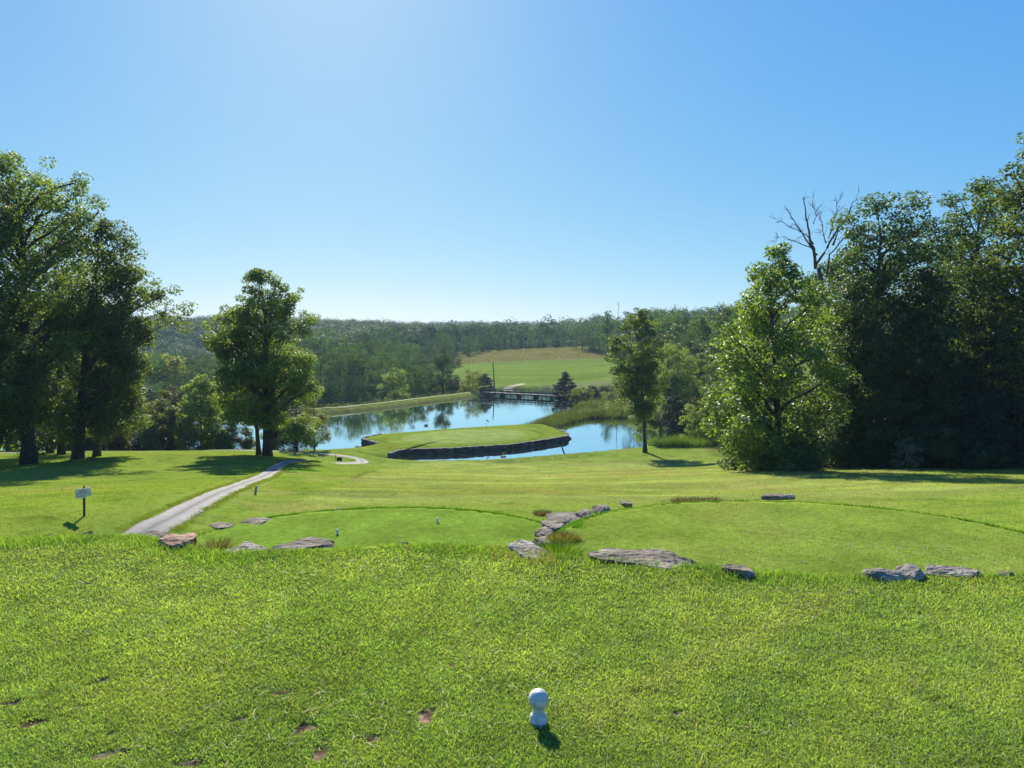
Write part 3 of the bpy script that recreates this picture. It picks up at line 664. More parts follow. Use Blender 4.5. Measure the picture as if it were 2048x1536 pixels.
# the row of small trees on the near lake bank
px_tree('sapling', 'bright yellow green sapling catching the sun on the lake bank', 322, 103,
        [(783,310,332),(805,294,350),(835,288,366),(865,292,362),(892,298,355)], trunk_r=.09, mat=M_YELLOW, n_cl=110, n_leaf=int(24000*K), leaf=.24, cl_r=.85, seed=31)
px_tree('lakeside_tree', 'feathery light green tree with tiered boughs on the lake bank left of the oak', 402, 103,
        [(750,388,416),(775,370,438),(810,356,450),(850,348,452),(885,346,446),(903,354,440)], trunk_r=.16, mat=M_BRIGHT, n_cl=190, n_leaf=int(46000*K), leaf=.24, cl_r=.95, flat=.6, layered=.75, seed=32)
px_tree('cedar_tree', 'squat dark cedar shaped like a flame on the lake bank', 462, 102,
        [(828,455,468),(845,446,480),(870,436,490),(890,433,494),(906,436,492)], trunk_r=.12, mat=M_CEDAR, n_cl=100, n_leaf=int(24000*K), leaf=.15, cl_r=.6, flat=.85, asp=.4, seed=33)
px_tree('dark_shrub', 'rounded dark purple green bush under the leaning tree', 262, 101,
        [(862,240,285),(875,226,297),(892,224,300),(906,228,296)], trunk_r=.08, mat=M_CEDAR, n_cl=60, n_leaf=int(14000*K), leaf=.16, cl_r=.7, flat=.8, seed=34, cat='shrub')
px_tree('lakeside_shrub', 'small sunlit shrub squeezed between the flame shaped cedar and the oak trunks', 492, 105,
        [(838,486,500),(860,482,506),(890,480,512),(904,484,510)], trunk_r=.06, mat=M_YELLOW, n_cl=34, n_leaf=int(5000*K), leaf=.2, cl_r=.6, seed=35, cat='shrub')
px_tree('lakeside_shrub', 'olive bush growing under the left shade before the water', 222, 104,
        [(828,205,240),(855,200,250),(885,205,245),(903,205,240)], trunk_r=.06, mat=M_OLIVE, n_cl=70, n_leaf=int(15000*K), leaf=.24, cl_r=.8, seed=36, cat='shrub')
for i, (px, Y, v0, w, m, lab) in enumerate((
    (22, 96, 800, 42, M_BRIGHT, 'thin sunlit understory tree left of the thick trunk'),
    (75, 101, 815, 36, M_OAK, 'understory tree in the shade just right of the thick trunk'),
    (112, 104, 822, 32, M_BRIGHT, 'sun flecked understory tree just left of the twin trunks'),
    (545, 106, 822, 34, M_BRIGHT, 'slim sunlit tree seen between the oak and the dark cedar'),
    (420, 107, 842, 30, M_YELLOW, 'small sunlit shrub peeping between the feathery tree and the flame shaped cedar'),
    (275, 108, 800, 34, M_BRIGHT, 'light green shrub filling the bank left of the bright sapling'),
    (205, 100, 800, 34, M_BRIGHT, 'light green tree behind the leaning trunk'),
    (232, 97, 838, 30, M_YELLOW, 'sunlit yellow green shrub left of the rounded dark bush'),
    (300, 98, 848, 22, M_BRIGHT, 'low light green bush right of the rounded dark bush'),
    (444, 99, 862, 20, M_BRIGHT, 'low bush just left of the flame shaped cedar'),
    (-30, 88, 838, 40, M_BRIGHT, 'sunlit shrub at the left edge beyond the thick trunk'),
    (48, 90, 850, 34, M_YELLOW, 'glowing yellow green shrub right behind the thick trunk'),
    (140, 92, 842, 34, M_BRIGHT, 'sun flecked shrub seen between the twin trunks'),
    (182, 93, 835, 30, M_OAK, 'shady shrub just behind the leaning trunk'),
    (298, 104, 838, 24, M_OAK, 'green bush between the rounded dark bush and the bright sapling'),
    (240, 106, 815, 30, M_BRIGHT, 'leafy shrub rising behind the rounded dark bush'),
    (352, 106, 838, 24, M_BRIGHT, 'little leafy tree filling the gap between the yellow sapling and the feathery tree'))):
    px_tree('understory_tree', lab, px, Y, [(v0, px-w*.2, px+w*.2), (v0+25, px-w*.6, px+w*.6), (v0+60, px-w*.6, px+w*.6), (900, px-w*.4, px+w*.4)],
            trunk_r=.08, mat=m, n_cl=90, n_leaf=int(20000*K), leaf=.25, cl_r=.9, seed=40 + i)
# across the water on the left
px_tree('olive_tree', 'round greyish olive tree across the lake left of the oak', 351, 178,
        [(771,340,362),(785,331,376),(805,328,380),(822,332,376)], trunk_r=.2, mat=M_OLIVE, n_cl=70, n_leaf=int(9000*K), leaf=.3, cl_r=1.2, seed=51)
px_tree('cedar_tree', 'wide dark layered cedar across the lake behind the leaning tree', 285, 176,
        [(768,276,292),(785,262,310),(810,252,320),(828,252,320)], trunk_r=.2, mat=M_CEDAR, n_cl=80, n_leaf=int(12000*K), leaf=.3, cl_r=1.2, flat=.4, layered=1.1, seed=52)

# the wood on the right
G2 = 'tall trees of the wood on the right'
px_tree('maple_tree', 'big bright leaved tree with glittering leaves at the front corner of the right hand wood', 1562, 53.3,
        [(488,1528,1556),(515,1505,1585),(560,1488,1612),(620,1452,1650),(700,1425,1668),(780,1408,1690),(850,1412,1692),(900,1455,1640),(926,1520,1622)],
        trunk_r=.3, mat=M_GLOSSY, n_cl=330, n_leaf=int(60000*K), leaf=.235, cl_r=1.05, lean=(-1.0, 0), group=G2, seed=61, up=.2)
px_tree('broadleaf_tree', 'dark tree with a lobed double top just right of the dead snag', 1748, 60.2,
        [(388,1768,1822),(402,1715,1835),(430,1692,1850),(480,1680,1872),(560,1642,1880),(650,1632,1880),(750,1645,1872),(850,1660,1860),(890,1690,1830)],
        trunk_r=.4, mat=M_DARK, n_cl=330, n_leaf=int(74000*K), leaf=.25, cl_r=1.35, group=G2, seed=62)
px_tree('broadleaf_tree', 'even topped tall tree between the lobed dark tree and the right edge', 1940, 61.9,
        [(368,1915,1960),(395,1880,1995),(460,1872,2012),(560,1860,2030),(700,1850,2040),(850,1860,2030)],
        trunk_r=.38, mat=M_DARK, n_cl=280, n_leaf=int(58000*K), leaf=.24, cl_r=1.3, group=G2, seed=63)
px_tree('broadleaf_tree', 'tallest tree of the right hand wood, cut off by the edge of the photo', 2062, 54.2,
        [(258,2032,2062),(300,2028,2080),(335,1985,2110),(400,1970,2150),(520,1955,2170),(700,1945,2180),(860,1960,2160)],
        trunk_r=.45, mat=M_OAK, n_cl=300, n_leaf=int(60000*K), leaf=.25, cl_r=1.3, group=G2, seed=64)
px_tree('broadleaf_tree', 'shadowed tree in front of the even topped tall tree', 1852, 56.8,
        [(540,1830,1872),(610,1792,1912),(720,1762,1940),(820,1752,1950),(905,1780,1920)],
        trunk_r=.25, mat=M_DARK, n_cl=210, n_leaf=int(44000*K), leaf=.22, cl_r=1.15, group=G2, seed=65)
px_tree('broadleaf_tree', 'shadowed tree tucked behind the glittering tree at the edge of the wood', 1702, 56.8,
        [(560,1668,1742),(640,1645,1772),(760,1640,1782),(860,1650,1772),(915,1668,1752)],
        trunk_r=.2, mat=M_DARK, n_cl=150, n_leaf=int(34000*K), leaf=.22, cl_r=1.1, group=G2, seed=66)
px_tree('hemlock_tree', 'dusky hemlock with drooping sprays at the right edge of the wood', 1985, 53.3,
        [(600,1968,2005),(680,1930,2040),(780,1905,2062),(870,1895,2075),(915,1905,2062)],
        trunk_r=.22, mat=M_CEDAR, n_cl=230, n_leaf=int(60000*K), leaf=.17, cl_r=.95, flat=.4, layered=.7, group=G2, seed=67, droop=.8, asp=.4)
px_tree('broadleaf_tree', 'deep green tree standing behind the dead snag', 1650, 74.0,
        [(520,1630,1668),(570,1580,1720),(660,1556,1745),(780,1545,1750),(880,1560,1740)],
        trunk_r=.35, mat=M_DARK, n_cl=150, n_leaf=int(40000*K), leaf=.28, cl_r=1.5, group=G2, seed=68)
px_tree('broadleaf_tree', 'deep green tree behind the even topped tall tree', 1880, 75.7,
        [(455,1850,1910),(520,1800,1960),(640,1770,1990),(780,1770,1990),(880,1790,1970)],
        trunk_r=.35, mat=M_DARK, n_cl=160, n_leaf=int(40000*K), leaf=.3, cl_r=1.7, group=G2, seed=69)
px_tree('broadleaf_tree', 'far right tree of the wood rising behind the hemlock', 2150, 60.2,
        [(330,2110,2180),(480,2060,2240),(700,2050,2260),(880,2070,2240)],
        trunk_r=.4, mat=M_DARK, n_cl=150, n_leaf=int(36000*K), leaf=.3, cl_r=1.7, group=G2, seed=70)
G3 = 'dark bushes under the right hand wood'
for i, (px, Y, v0, w, m, lab) in enumerate((
    (1505, 56.8, 850, 44, M_DARK, 'low bush left of the glittering tree by the mown grass'),
    (1600, 52.0, 870, 46, M_DARK, 'leafy bush at the foot of the glittering tree'),
    (1690, 55.9, 830, 58, M_DARK, 'dark bush in the deepest shade right of the glittering tree'),
    (1765, 55.0, 800, 60, M_DARK, 'dark bush left of the pale sunlit bush'),
    (1880, 54.6, 830, 60, M_DARK, 'dark bush right of the pale sunlit bush'),
    (1960, 53.8, 840, 60, M_DARK, 'dark bush under the hemlock'),
    (2040, 52.9, 830, 60, M_DARK, 'dark bush cut by the right edge of the photo'),
    (1640, 61.9, 760, 60, M_DARK, 'tall dark bush behind the foot of the glittering tree'),
    (1820, 60.2, 740, 70, M_DARK, 'tall dark bush behind the pale sunlit bush'),
    (2000, 59.3, 720, 80, M_DARK, 'tall dark bush behind the hemlock'))):
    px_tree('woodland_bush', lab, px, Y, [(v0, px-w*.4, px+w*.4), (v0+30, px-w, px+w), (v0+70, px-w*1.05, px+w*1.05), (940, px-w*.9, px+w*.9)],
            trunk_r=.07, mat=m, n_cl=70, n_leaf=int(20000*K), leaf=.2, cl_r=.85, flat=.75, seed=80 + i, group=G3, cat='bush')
px_tree('pale_bush', 'pale sunlit bush shining in front of the dark wood', 1824, 52.5,
        [(872,1808,1835),(890,1796,1846),(915,1790,1852),(938,1795,1848)], trunk_r=.04, mat=M_PALE, n_cl=30, n_leaf=int(2600*K), leaf=.17, cl_r=.42, sparse=.5, seed=95, cat='bush')

# the lone tree by the pond and what grows behind it
px_tree('pond_tree', 'slender tree leaning a little left on the near bank of the pond', 1291, 105,
        [(624,1250,1296),(655,1228,1320),(690,1198,1326),(712,1196,1318),(735,1228,1324),(790,1232,1328),(825,1246,1322),(842,1262,1306)],
        trunk_r=.27, mat=M_OAK, n_cl=190, n_leaf=int(52000*K), leaf=.25, cl_r=1.1, lean=(-1.3, 0), seed=101, depth=.8)
G4 = 'trees and shrubs behind the pond'
for i, (px, Y, prof, m, nm, lab, kw) in enumerate((
    (1338, 136, [(688,1318,1360),(710,1300,1385),(760,1292,1402),(810,1300,1390),(845,1310,1370)], M_BRIGHT, 'willow_tree', 'wispy soft green willow behind the slender pond tree', dict(n_cl=170, n_leaf=42000, leaf=.27, cl_r=1.15, sparse=.15, trunk_r=.18, droop=.8, asp=.4)),
    (1385, 150, [(735,1372,1396),(760,1360,1420),(800,1352,1425),(835,1360,1415)], M_OLIVE, 'willow_tree', 'thin willow with a bent trunk against the mown bank', dict(n_cl=80, n_leaf=11000, leaf=.24, cl_r=1.0, sparse=.5, trunk_r=.15, droop=.8, asp=.4)),
    (1345, 128, [(790,1330,1360),(820,1315,1385),(850,1312,1392),(868,1318,1388)], M_CEDAR, 'cedar_tree', 'black green cedar at the dark end of the pond', dict(n_cl=90, n_leaf=20000, leaf=.2, cl_r=.9, trunk_r=.15)),
    (1390, 118, [(808,1375,1405),(830,1360,1425),(860,1358,1428),(884,1365,1420)], M_BRIGHT, 'leafy_shrub', 'rounded light green shrub at the pond end left of the glittering tree', dict(n_cl=70, n_leaf=14000, leaf=.2, cl_r=.8, trunk_r=.08)),
    (1290, 150, [(800,1272,1305),(815,1262,1318),(838,1262,1318)], M_BRIGHT, 'leafy_shrub', 'light green shrub on the pond bank behind the slender tree trunk', dict(n_cl=45, n_leaf=8000, leaf=.22, cl_r=.8, trunk_r=.07)),
    (1322, 146, [(668,1305,1340),(700,1290,1365),(760,1285,1370),(820,1290,1365)], M_OAK, 'broadleaf_tree', 'leafy tree rising behind the slender pond tree', dict(n_cl=110, n_leaf=24000, leaf=.3, cl_r=1.3, trunk_r=.2)),
    (1400, 158, [(690,1385,1420),(720,1370,1440),(780,1368,1445),(830,1375,1440)], M_OAK, 'broadleaf_tree', 'middle sized tree between the soft willow and the glittering tree', dict(n_cl=110, n_leaf=22000, leaf=.32, cl_r=1.3, trunk_r=.2)),
    (1305, 163, [(790,1285,1325),(815,1275,1335),(832,1275,1335)], M_OAK, 'leafy_shrub', 'round shrub at the far shore of the pond right of the slender trunk', dict(n_cl=55, n_leaf=11000, leaf=.28, cl_r=.9, trunk_r=.08)),
    (1352, 172, [(648,1335,1370),(690,1318,1388),(770,1312,1392),(820,1318,1388)], M_DARK, 'broadleaf_tree', 'tall dark tree behind the soft green willow', dict(n_cl=110, n_leaf=20000, leaf=.34, cl_r=1.6, trunk_r=.25)),
    (1402, 164, [(628,1385,1420),(670,1368,1440),(760,1362,1445),(820,1370,1440)], M_DARK, 'broadleaf_tree', 'taller dark tree stepping up towards the right hand wood', dict(n_cl=130, n_leaf=24000, leaf=.34, cl_r=1.6, trunk_r=.25)),
    (1448, 150, [(608,1430,1466),(650,1412,1485),(750,1408,1490),(840,1415,1485)], M_DARK, 'broadleaf_tree', 'tallest dark tree just left behind the glittering tree', dict(n_cl=140, n_leaf=26000, leaf=.32, cl_r=1.6, trunk_r=.25)),
    (1440, 135, [(720,1420,1455),(760,1405,1475),(820,1405,1480),(870,1410,1475)], M_OAK, 'broadleaf_tree', 'leafy tree just left behind the glittering tree', dict(n_cl=110, n_leaf=24000, leaf=.26, cl_r=1.2, trunk_r=.2)),
    (1480, 110, [(700,1450,1500),(780,1440,1520),(860,1445,1520)], M_DARK, 'broadleaf_tree', 'dark tree hidden behind the left side of the glittering tree', dict(n_cl=100, n_leaf=22000, leaf=.26, cl_r=1.2, trunk_r=.2)),
    (1130, 199, [(743,1126,1136),(755,1118,1146),(768,1108,1156),(785,1104,1160),(799,1108,1152)], M_CEDAR, 'cedar_tree', 'dark tiered cedar standing at the right end of the footbridge', dict(n_cl=120, n_leaf=20000, leaf=.26, cl_r=1.0, flat=.5, layered=.9, trunk_r=.2)),
    (1163, 190, [(774,1150,1170),(785,1142,1182),(800,1140,1188),(812,1142,1186)], M_YELLOW, 'leafy_shrub', 'yellow green shrub just right of the tiered cedar', dict(n_cl=60, n_leaf=9000, leaf=.26, cl_r=.9, trunk_r=.1)),
    (1184, 194, [(772,1178,1192),(785,1170,1200),(805,1168,1202)], M_CEDAR, 'cedar_tree', 'small dark cedar behind the yellow green shrub', dict(n_cl=45, n_leaf=7000, leaf=.26, cl_r=.9, trunk_r=.1)),
    (1245, 185, [(770,1228,1262),(790,1220,1275),(820,1222,1275)], M_OLIVE, 'leafy_shrub', 'brownish scrub on the bank above the reeds', dict(n_cl=50, n_leaf=7000, leaf=.26, cl_r=1.0, trunk_r=.08)),
    (1212, 205, [(772,1200,1225),(785,1190,1236),(800,1190,1238)], M_OLIVE, 'leafy_shrub', 'purplish brown scrub on the slope right of the footbridge', dict(n_cl=40, n_leaf=6000, leaf=.26, cl_r=1.0, trunk_r=.08)),
    (946, 226, [(737,938,954),(750,926,968),(770,918,976),(786,922,972)], M_YELLOW, 'lakeside_tree', 'rounded yellow green tree by the left end of the footbridge', dict(n_cl=80, n_leaf=10000, leaf=.3, cl_r=1.2, trunk_r=.15)),
    (972, 228, [(746,964,978),(758,958,986),(775,956,990),(788,960,986)], M_CEDAR, 'cedar_tree', 'dark spreading cedar between the rounded yellow green tree and the utility pole', dict(n_cl=60, n_leaf=8000, leaf=.3, cl_r=1.1, flat=.45, layered=1.0, trunk_r=.15)),
    (886, 232, [(699,880,890),(715,868,902),(745,856,914),(775,850,918),(792,855,914)], M_WOOD_FAR, 'lakeside_tree', 'tall pale cone shaped tree behind the dam', dict(n_cl=140, n_leaf=16000, leaf=.36, cl_r=1.4, trunk_r=.25)),
    (786, 205, [(735,776,796),(755,764,812),(780,758,822),(800,764,818)], M_BRIGHT, 'lakeside_tree', 'lumpy light green tree in front of the dark wood behind the dam', dict(n_cl=80, n_leaf=11000, leaf=.34, cl_r=1.2, trunk_r=.2)),
    (830, 222, [(722,822,838),(740,812,850),(775,808,856),(795,812,850)], M_WOOD_FAR, 'lakeside_tree', 'mid green tree between the lumpy light tree and the cone shaped tree', dict(n_cl=70, n_leaf=9000, leaf=.36, cl_r=1.3, trunk_r=.2)),
    (910, 240, [(757,900,920),(770,892,928),(790,894,926)], M_CEDAR, 'cedar_tree', 'dark cedar at the foot of the cone shaped tree', dict(n_cl=45, n_leaf=6000, leaf=.36, cl_r=1.2, trunk_r=.15)),
    )):
    kw = dict(kw); kw['n_leaf'] = int(kw['n_leaf'] * K)
    px_tree(nm, lab, px, Y, prof, mat=m, seed=120 + i, group=G4 if Y < 200 and px > 1200 else None, cat='shrub' if 'shrub' in nm else 'tree', **kw)

# the dead snag
def dead_tree():
    px, Y = 1628, 66; x = (px - CX) / F_PX * Y; z = H1(x, Y); s = Y / F_PX; rng = np.random.default_rng(5)
    r = empty('dead_tree', (x, Y, z), 'bare dead snag with forked grey limbs standing above the wood', 'tree')
    def P(px_, v, dy=0.0): return np.array([(px_ - px) * s, dy, vz(v, Y) - z])
    tm = MB(); tm.tube([P(1640, 940), P(1640, 700), P(1638, 560), P(1632, 535)], [.34, .28, .22, .19], 8)
    limbs = [([(1632,535),(1622,505),(1617,470),(1614,430),(1613,388)], .15), ([(1624,512),(1606,480),(1592,450),(1572,412)], .09), ([(1618,500),(1600,490),(1580,478),(1558,472)], .06),
             ([(1616,490),(1598,466),(1580,455),(1564,440)], .06), ([(1632,535),(1645,505),(1655,475),(1668,450),(1687,405)], .13), ([(1656,475),(1660,445),(1664,405)], .07),
             ([(1652,485),(1640,460),(1630,440)], .06), ([(1655,545),(1656,510),(1665,490),(1682,465)], .10), ([(1666,488),(1666,480),(1665,470)], .12), ([(1615,450),(1624,425),(1620,410)], .04)]
    br = MB()
    for pts, rad in limbs:
        Q = np.array([P(a, b, (i * .5 - .6) * (1 if a < 1630 else -1)) for i, (a, b) in enumerate(pts)]); q = dense(Q, .4, closed=False); q[1:] += rng.normal(size=(len(q) - 1, 3)) * .05
        br.tube(q, rad * np.linspace(1, .22, len(q)), 6)
        for k in range(12):
            i = rng.integers(len(q) // 3, len(q)); d = (q[i] - q[max(i - 2, 0)]); d = d / (np.linalg.norm(d) + 1e-6) + rng.normal(size=3) * .6; ln = rng.uniform(.25, .8)
            tw = q[i] + d * np.linspace(0, 1, 5)[:, None] * ln + rng.normal(size=(5, 3)) * .05 * np.linspace(0, 1, 5)[:, None]
            br.tube(tw, np.linspace(.022, .008, 5), 3, cap=False)
            for _ in range(2):
                d2 = d + rng.normal(size=3) * .7; br.tube(tw[2] + d2 * np.linspace(0, 1, 3)[:, None] * ln * .5, [.012, .01, .006], 3, cap=False)
    obj('trunk', tm.mesh('trunk', M_DEADWOOD, True), r); obj('limbs', br.mesh('limbs', M_DEADWOOD, True), r)
dead_tree()
def dead_top(px, Y, v0, v1, lab, seed):
    x = (px - CX) / F_PX * Y; z = H1(x, Y); rng = np.random.default_rng(seed); h = vz(v0, Y) - z; mb = MB()
    q = np.c_[rng.normal(size=8).cumsum() * .08, rng.normal(size=8).cumsum() * .08, np.linspace(-.3, h, 8)]; mb.tube(q, np.linspace(.2, .04, 8), 6)
    for k in range(14):
        zz = rng.uniform(h * .72, h); b = np.array([np.interp(zz, q[:, 2], q[:, 0]), np.interp(zz, q[:, 2], q[:, 1]), zz]); d = np.array([rng.normal(), rng.normal(), .8])
        mb.tube(b + d * np.linspace(0, 1, 4)[:, None] * rng.uniform(.5, 1.6), np.linspace(.05, .015, 4), 3, cap=False)
    o = mb.build('dead_tree', M_DEADWOOD, None, True, (x, Y, z)); tag(o, lab, 'tree')
dead_top(1234, 250, 603, 640, 'thin leafless treetop poking above the far trees left of the slender pond tree', 6)
dead_top(1270, 240, 622, 660, 'broken bare stub rising just above the slender pond tree', 7)

# ---- the wood: a few grown trees, set out again and again
def variant(seed, kind):
    rng = np.random.default_rng(seed)
    if kind == 'round':
        prof = [(.03, .34, .34), (.2, .44, .42), (.5, .5, .5), (.75, .45, .46), (.92, .32, .3), (1.0, .16, .16)]; m = M_WOOD_FAR; kw = dict(n_cl=56, n_leaf=11000, leaf=.42, cl_r=2.3, inner=.45, coh=1.0)
    elif kind == 'tall':
        prof = [(.03, .32, .32), (.2, .42, .42), (.5, .44, .44), (.8, .34, .34), (1.0, .1, .1)]; m = M_WOOD_FAR; kw = dict(n_cl=52, n_leaf=9500, leaf=.42, cl_r=2.0, inner=.45, coh=1.0)
    else:
        prof = [(.03, .38, .38), (.3, .36, .36), (.6, .27, .27), (.85, .15, .15), (1.0, .03, .03)]; m = M_WOOD_DARK; kw = dict(n_cl=110, n_leaf=7000, leaf=.5, cl_r=1.3, flat=.6, inner=.3, asp=.5)
    hh, ww = 18.0, {'round': 15.5, 'tall': 12.5, 'cone': 10.0}[kind]
    prof = [(a * hh, b * ww * rng.uniform(.85, 1.15), c * ww * rng.uniform(.85, 1.15)) for a, b, c in prof]
    return make_tree('forest_tree', 'x', 'tree', (0, 0, 0), prof, hh, .28, seed, m, sides=5, **kw)
PROTO = {'round': [variant(201, 'round'), variant(202, 'round'), variant(203, 'round')], 'tall': [variant(204, 'tall'), variant(205, 'tall')], 'cone': [variant(206, 'cone'), variant(207, 'cone')]}
PROTO_FREE = {id(r) for v in PROTO.values() for r in v}
def copy_tree(root, loc, rz, sc, label, group):
    if id(root) in PROTO_FREE: PROTO_FREE.discard(id(root)); r = root; first = True
    else:
        r = root.copy(); COL.objects.link(r)
        for ch in root.children:
            c = ch.copy(); COL.objects.link(c); c.parent = r
    r.location = loc; r.rotation_euler = (0, 0, rz); r.scale = sc; r['label'] = label; r['group'] = group
    return r
rw = np.random.default_rng(77)
def wood_tree(px, Y, vtop, kind, label, group, wpx=None):
    x = (px - CX) / F_PX * Y; z = H1(x, Y); h = max(vz(vtop, Y) - z, 4.0)
    k = kind if isinstance(kind, str) else rw.choice(kind)
    w = h / 18 * rw.uniform(.85, 1.2) if wpx is None else wpx / F_PX * Y / 12
    lst = PROTO[k]; copy_tree(lst[rw.integers(len(lst))], (x, Y, z - .2), rw.uniform(0, 6.28), (w, w, h / 18), label, group)
def row(px0, px1, step, Yf, top, kinds, label, group, jy=8, jv=10):
    px = px0
    while px <= px1:
        Y = Yf(px) + rw.uniform(-jy, jy); wood_tree(px + rw.uniform(-step * .3, step * .3), Y, top(px) + rw.uniform(-jv, jv), kinds, label, group); px += step * rw.uniform(.8, 1.2)
ip = lambda xs, ys: (lambda p: float(np.interp(p, xs, ys)))
LW = 'tree of the shadowed wood in the hollow behind the dam'; GW = 'wood behind the dam'
row(612, 900, 29, ip([600, 760, 900], [226, 240, 262]), ip([600, 660, 700, 760, 800, 850, 900], [712, 700, 702, 705, 720, 722, 728]), ['round', 'round', 'tall'], LW, GW, jv=15)
row(610, 905, 31, ip([600, 900], [262, 300]), ip([600, 690, 740, 800, 850, 900], [680, 686, 688, 690, 700, 708]), ['round', 'round', 'tall'], LW, GW, jv=13)
row(605, 915, 32, ip([600, 900], [320, 350]), ip([600, 690, 760, 800, 860, 910], [668, 672, 676, 672, 680, 690]), ['round', 'round', 'tall'], LW, GW, jv=9)
row(600, 940, 32, ip([600, 940], [390, 420]), ip([600, 660, 720, 800, 860, 940], [656, 655, 662, 662, 668, 676]), ['round'], LW, GW, jv=7)
LV = 'tree of the valley wood across the lake on the left'; GV = 'valley wood on the left'
row(180, 470, 26, ip([180, 470], [196, 204]), ip([180, 260, 330, 400, 470], [745, 748, 760, 745, 740]), ['round', 'tall'], LV, GV, jy=6)
row(-60, 480, 27, ip([-60, 480], [236, 240]), ip([-60, 250, 300, 360, 420, 480], [720, 712, 716, 722, 725, 720]), ['round', 'tall', 'round'], LV, GV)
row(-80, 480, 28, ip([-60, 480], [300, 300]), ip([-60, 250, 300, 360, 420, 480], [705, 700, 702, 706, 708, 704]), ['round', 'round'], LV, GV, jv=5)
LF = 'tree in the dark belt along the top of the meadow'; GF = 'tree belt along the meadow'
row(890, 1170, 13, ip([880, 950, 1050, 1170], [410, 424, 436, 440]), ip([880, 930, 1000, 1060, 1100, 1140, 1170], [688, 680, 679, 674, 672, 668, 660]), ['cone', 'cone', 'tall', 'cone'], LF, GF, jy=4, jv=7)
row(900, 1190, 15, ip([880, 1190], [446, 462]), ip([880, 930, 1000, 1060, 1100, 1150, 1190], [680, 668, 668, 664, 666, 656, 645]), ['tall', 'round', 'cone'], LF, GF, jy=4, jv=8)
LR = 'tree of the hilltop wood between the meadow and the right hand wood'; GR = 'hilltop wood on the right'
row(1165, 1300, 19, ip([1165, 1300], [400, 330]), ip([1165, 1200, 1220, 1250, 1300], [652, 642, 632, 634, 620]), ['round', 'tall'], LR, GR)
row(1270, 1480, 24, ip([1270, 1480], [280, 230]), ip([1270, 1300, 1340, 1370, 1400, 1430, 1480], [622, 612, 618, 632, 622, 606, 600]), ['round', 'round', 'tall'], LR, GR, jv=6)
row(1310, 1500, 26, ip([1310, 1500], [235, 195]), ip([1310, 1350, 1400, 1450, 1500], [665, 668, 664, 650, 640]), ['round', 'tall'], LR, GR)
row(1420, 1530, 26, ip([1420, 1530], [175, 160]), ip([1420, 1530], [690, 680]), ['round', 'tall'], LR, GR, jy=4)
# one autumn coloured crown in the valley, a pale one on the hilltop
px_tree('golden_tree', 'golden topped tree standing out of the valley wood', 350, 232, [(710,334,366),(720,328,374),(740,330,372),(760,336,366)], trunk_r=.25, mat=M_YELLOW, n_cl=50, n_leaf=3500, leaf=.6, cl_r=1.5, seed=301)
px_tree('pale_tree', 'slim pale green tree poking above the tree belt left of the slender pond tree', 1215, 330, [(617,1210,1220),(632,1204,1226),(655,1204,1228),(690,1208,1226)], trunk_r=.25, mat=M_WOOD_FAR, n_cl=60, n_leaf=4000, leaf=.55, cl_r=1.6, seed=302)

# ---- far woods: one canopy per hill
def canopy(name, label, spots, cw, ch, nface, fs, mat, seed):
    rng = np.random.default_rng(seed); VV = []; LV = []
    sx, sy = spots; sz = H(sx, sy); n = len(sx)
    w = cw * rng.uniform(.65, 1.35, n); h = ch * rng.uniform(.75, 1.35, n); tone = rng.uniform(0, 1, n)
    d = rng.normal(size=(n, nface, 3)); d[:, :, 2] = np.abs(d[:, :, 2]) * 1.1 - .15; d /= np.linalg.norm(d, axis=2, keepdims=True)
    lump = 1 + .16 * np.sin(d[:, :, 0] * 5 + tone[:, None] * 20) * np.cos(d[:, :, 1] * 5 + tone[:, None] * 11)
    rr_ = rng.uniform(.86, 1.02, (n, nface)) * lump
    P = np.stack([sx[:, None] + d[:, :, 0] * rr_ * w[:, None] / 2, sy[:, None] + d[:, :, 1] * rr_ * w[:, None] / 2, sz[:, None] + h[:, None] * (.5 + .5 * d[:, :, 2] * rr_)], 2).reshape(-1, 3)
    V, F = leaf_faces(P, d.reshape(-1, 3) * 1.6, rng, .1, fs, .9, 0, 1.0)
    lv = np.clip(np.repeat(tone, nface) * .8 + rng.normal(size=n * nface) * .05 + .1, 0, 1)
    me = mesh_np(name, V, [F], mat, attrs={'lv': np.repeat(lv, 4)})
    tag(obj(name, me), label, 'forest', kind='stuff')
def scatter(n, x0, x1, y0, y1, seed, keep=None, power=1.0):
    rng = np.random.default_rng(seed); y = y0 + (y1 - y0) * rng.random(n) ** power; a = rng.uniform(x0, x1, n); x = a * y
    if keep is not None: k = keep(x, y); x, y = x[k], y[k]
    return x, y
canopy('hillside_forest', 'leafy forest covering the hillside across the valley', scatter(3400, -.74, -.02, 345, 1050, 1, lambda x, y: ~((x > -75) & (y < 470))), 14.5, 15, 240, 1.25, M_HILL, 11)
canopy('upland_forest', 'wooded upland behind the meadow', scatter(2200, -.06, .74, 480, 1050, 2), 14, 16, 150, 1.4, M_HILL, 12)
canopy('ridge_forest', 'hazy blue forest along the far ridge', scatter(3800, -.74, .74, 1100, 2500, 3), 22, 20, 60, 3.4, M_HILL, 13)

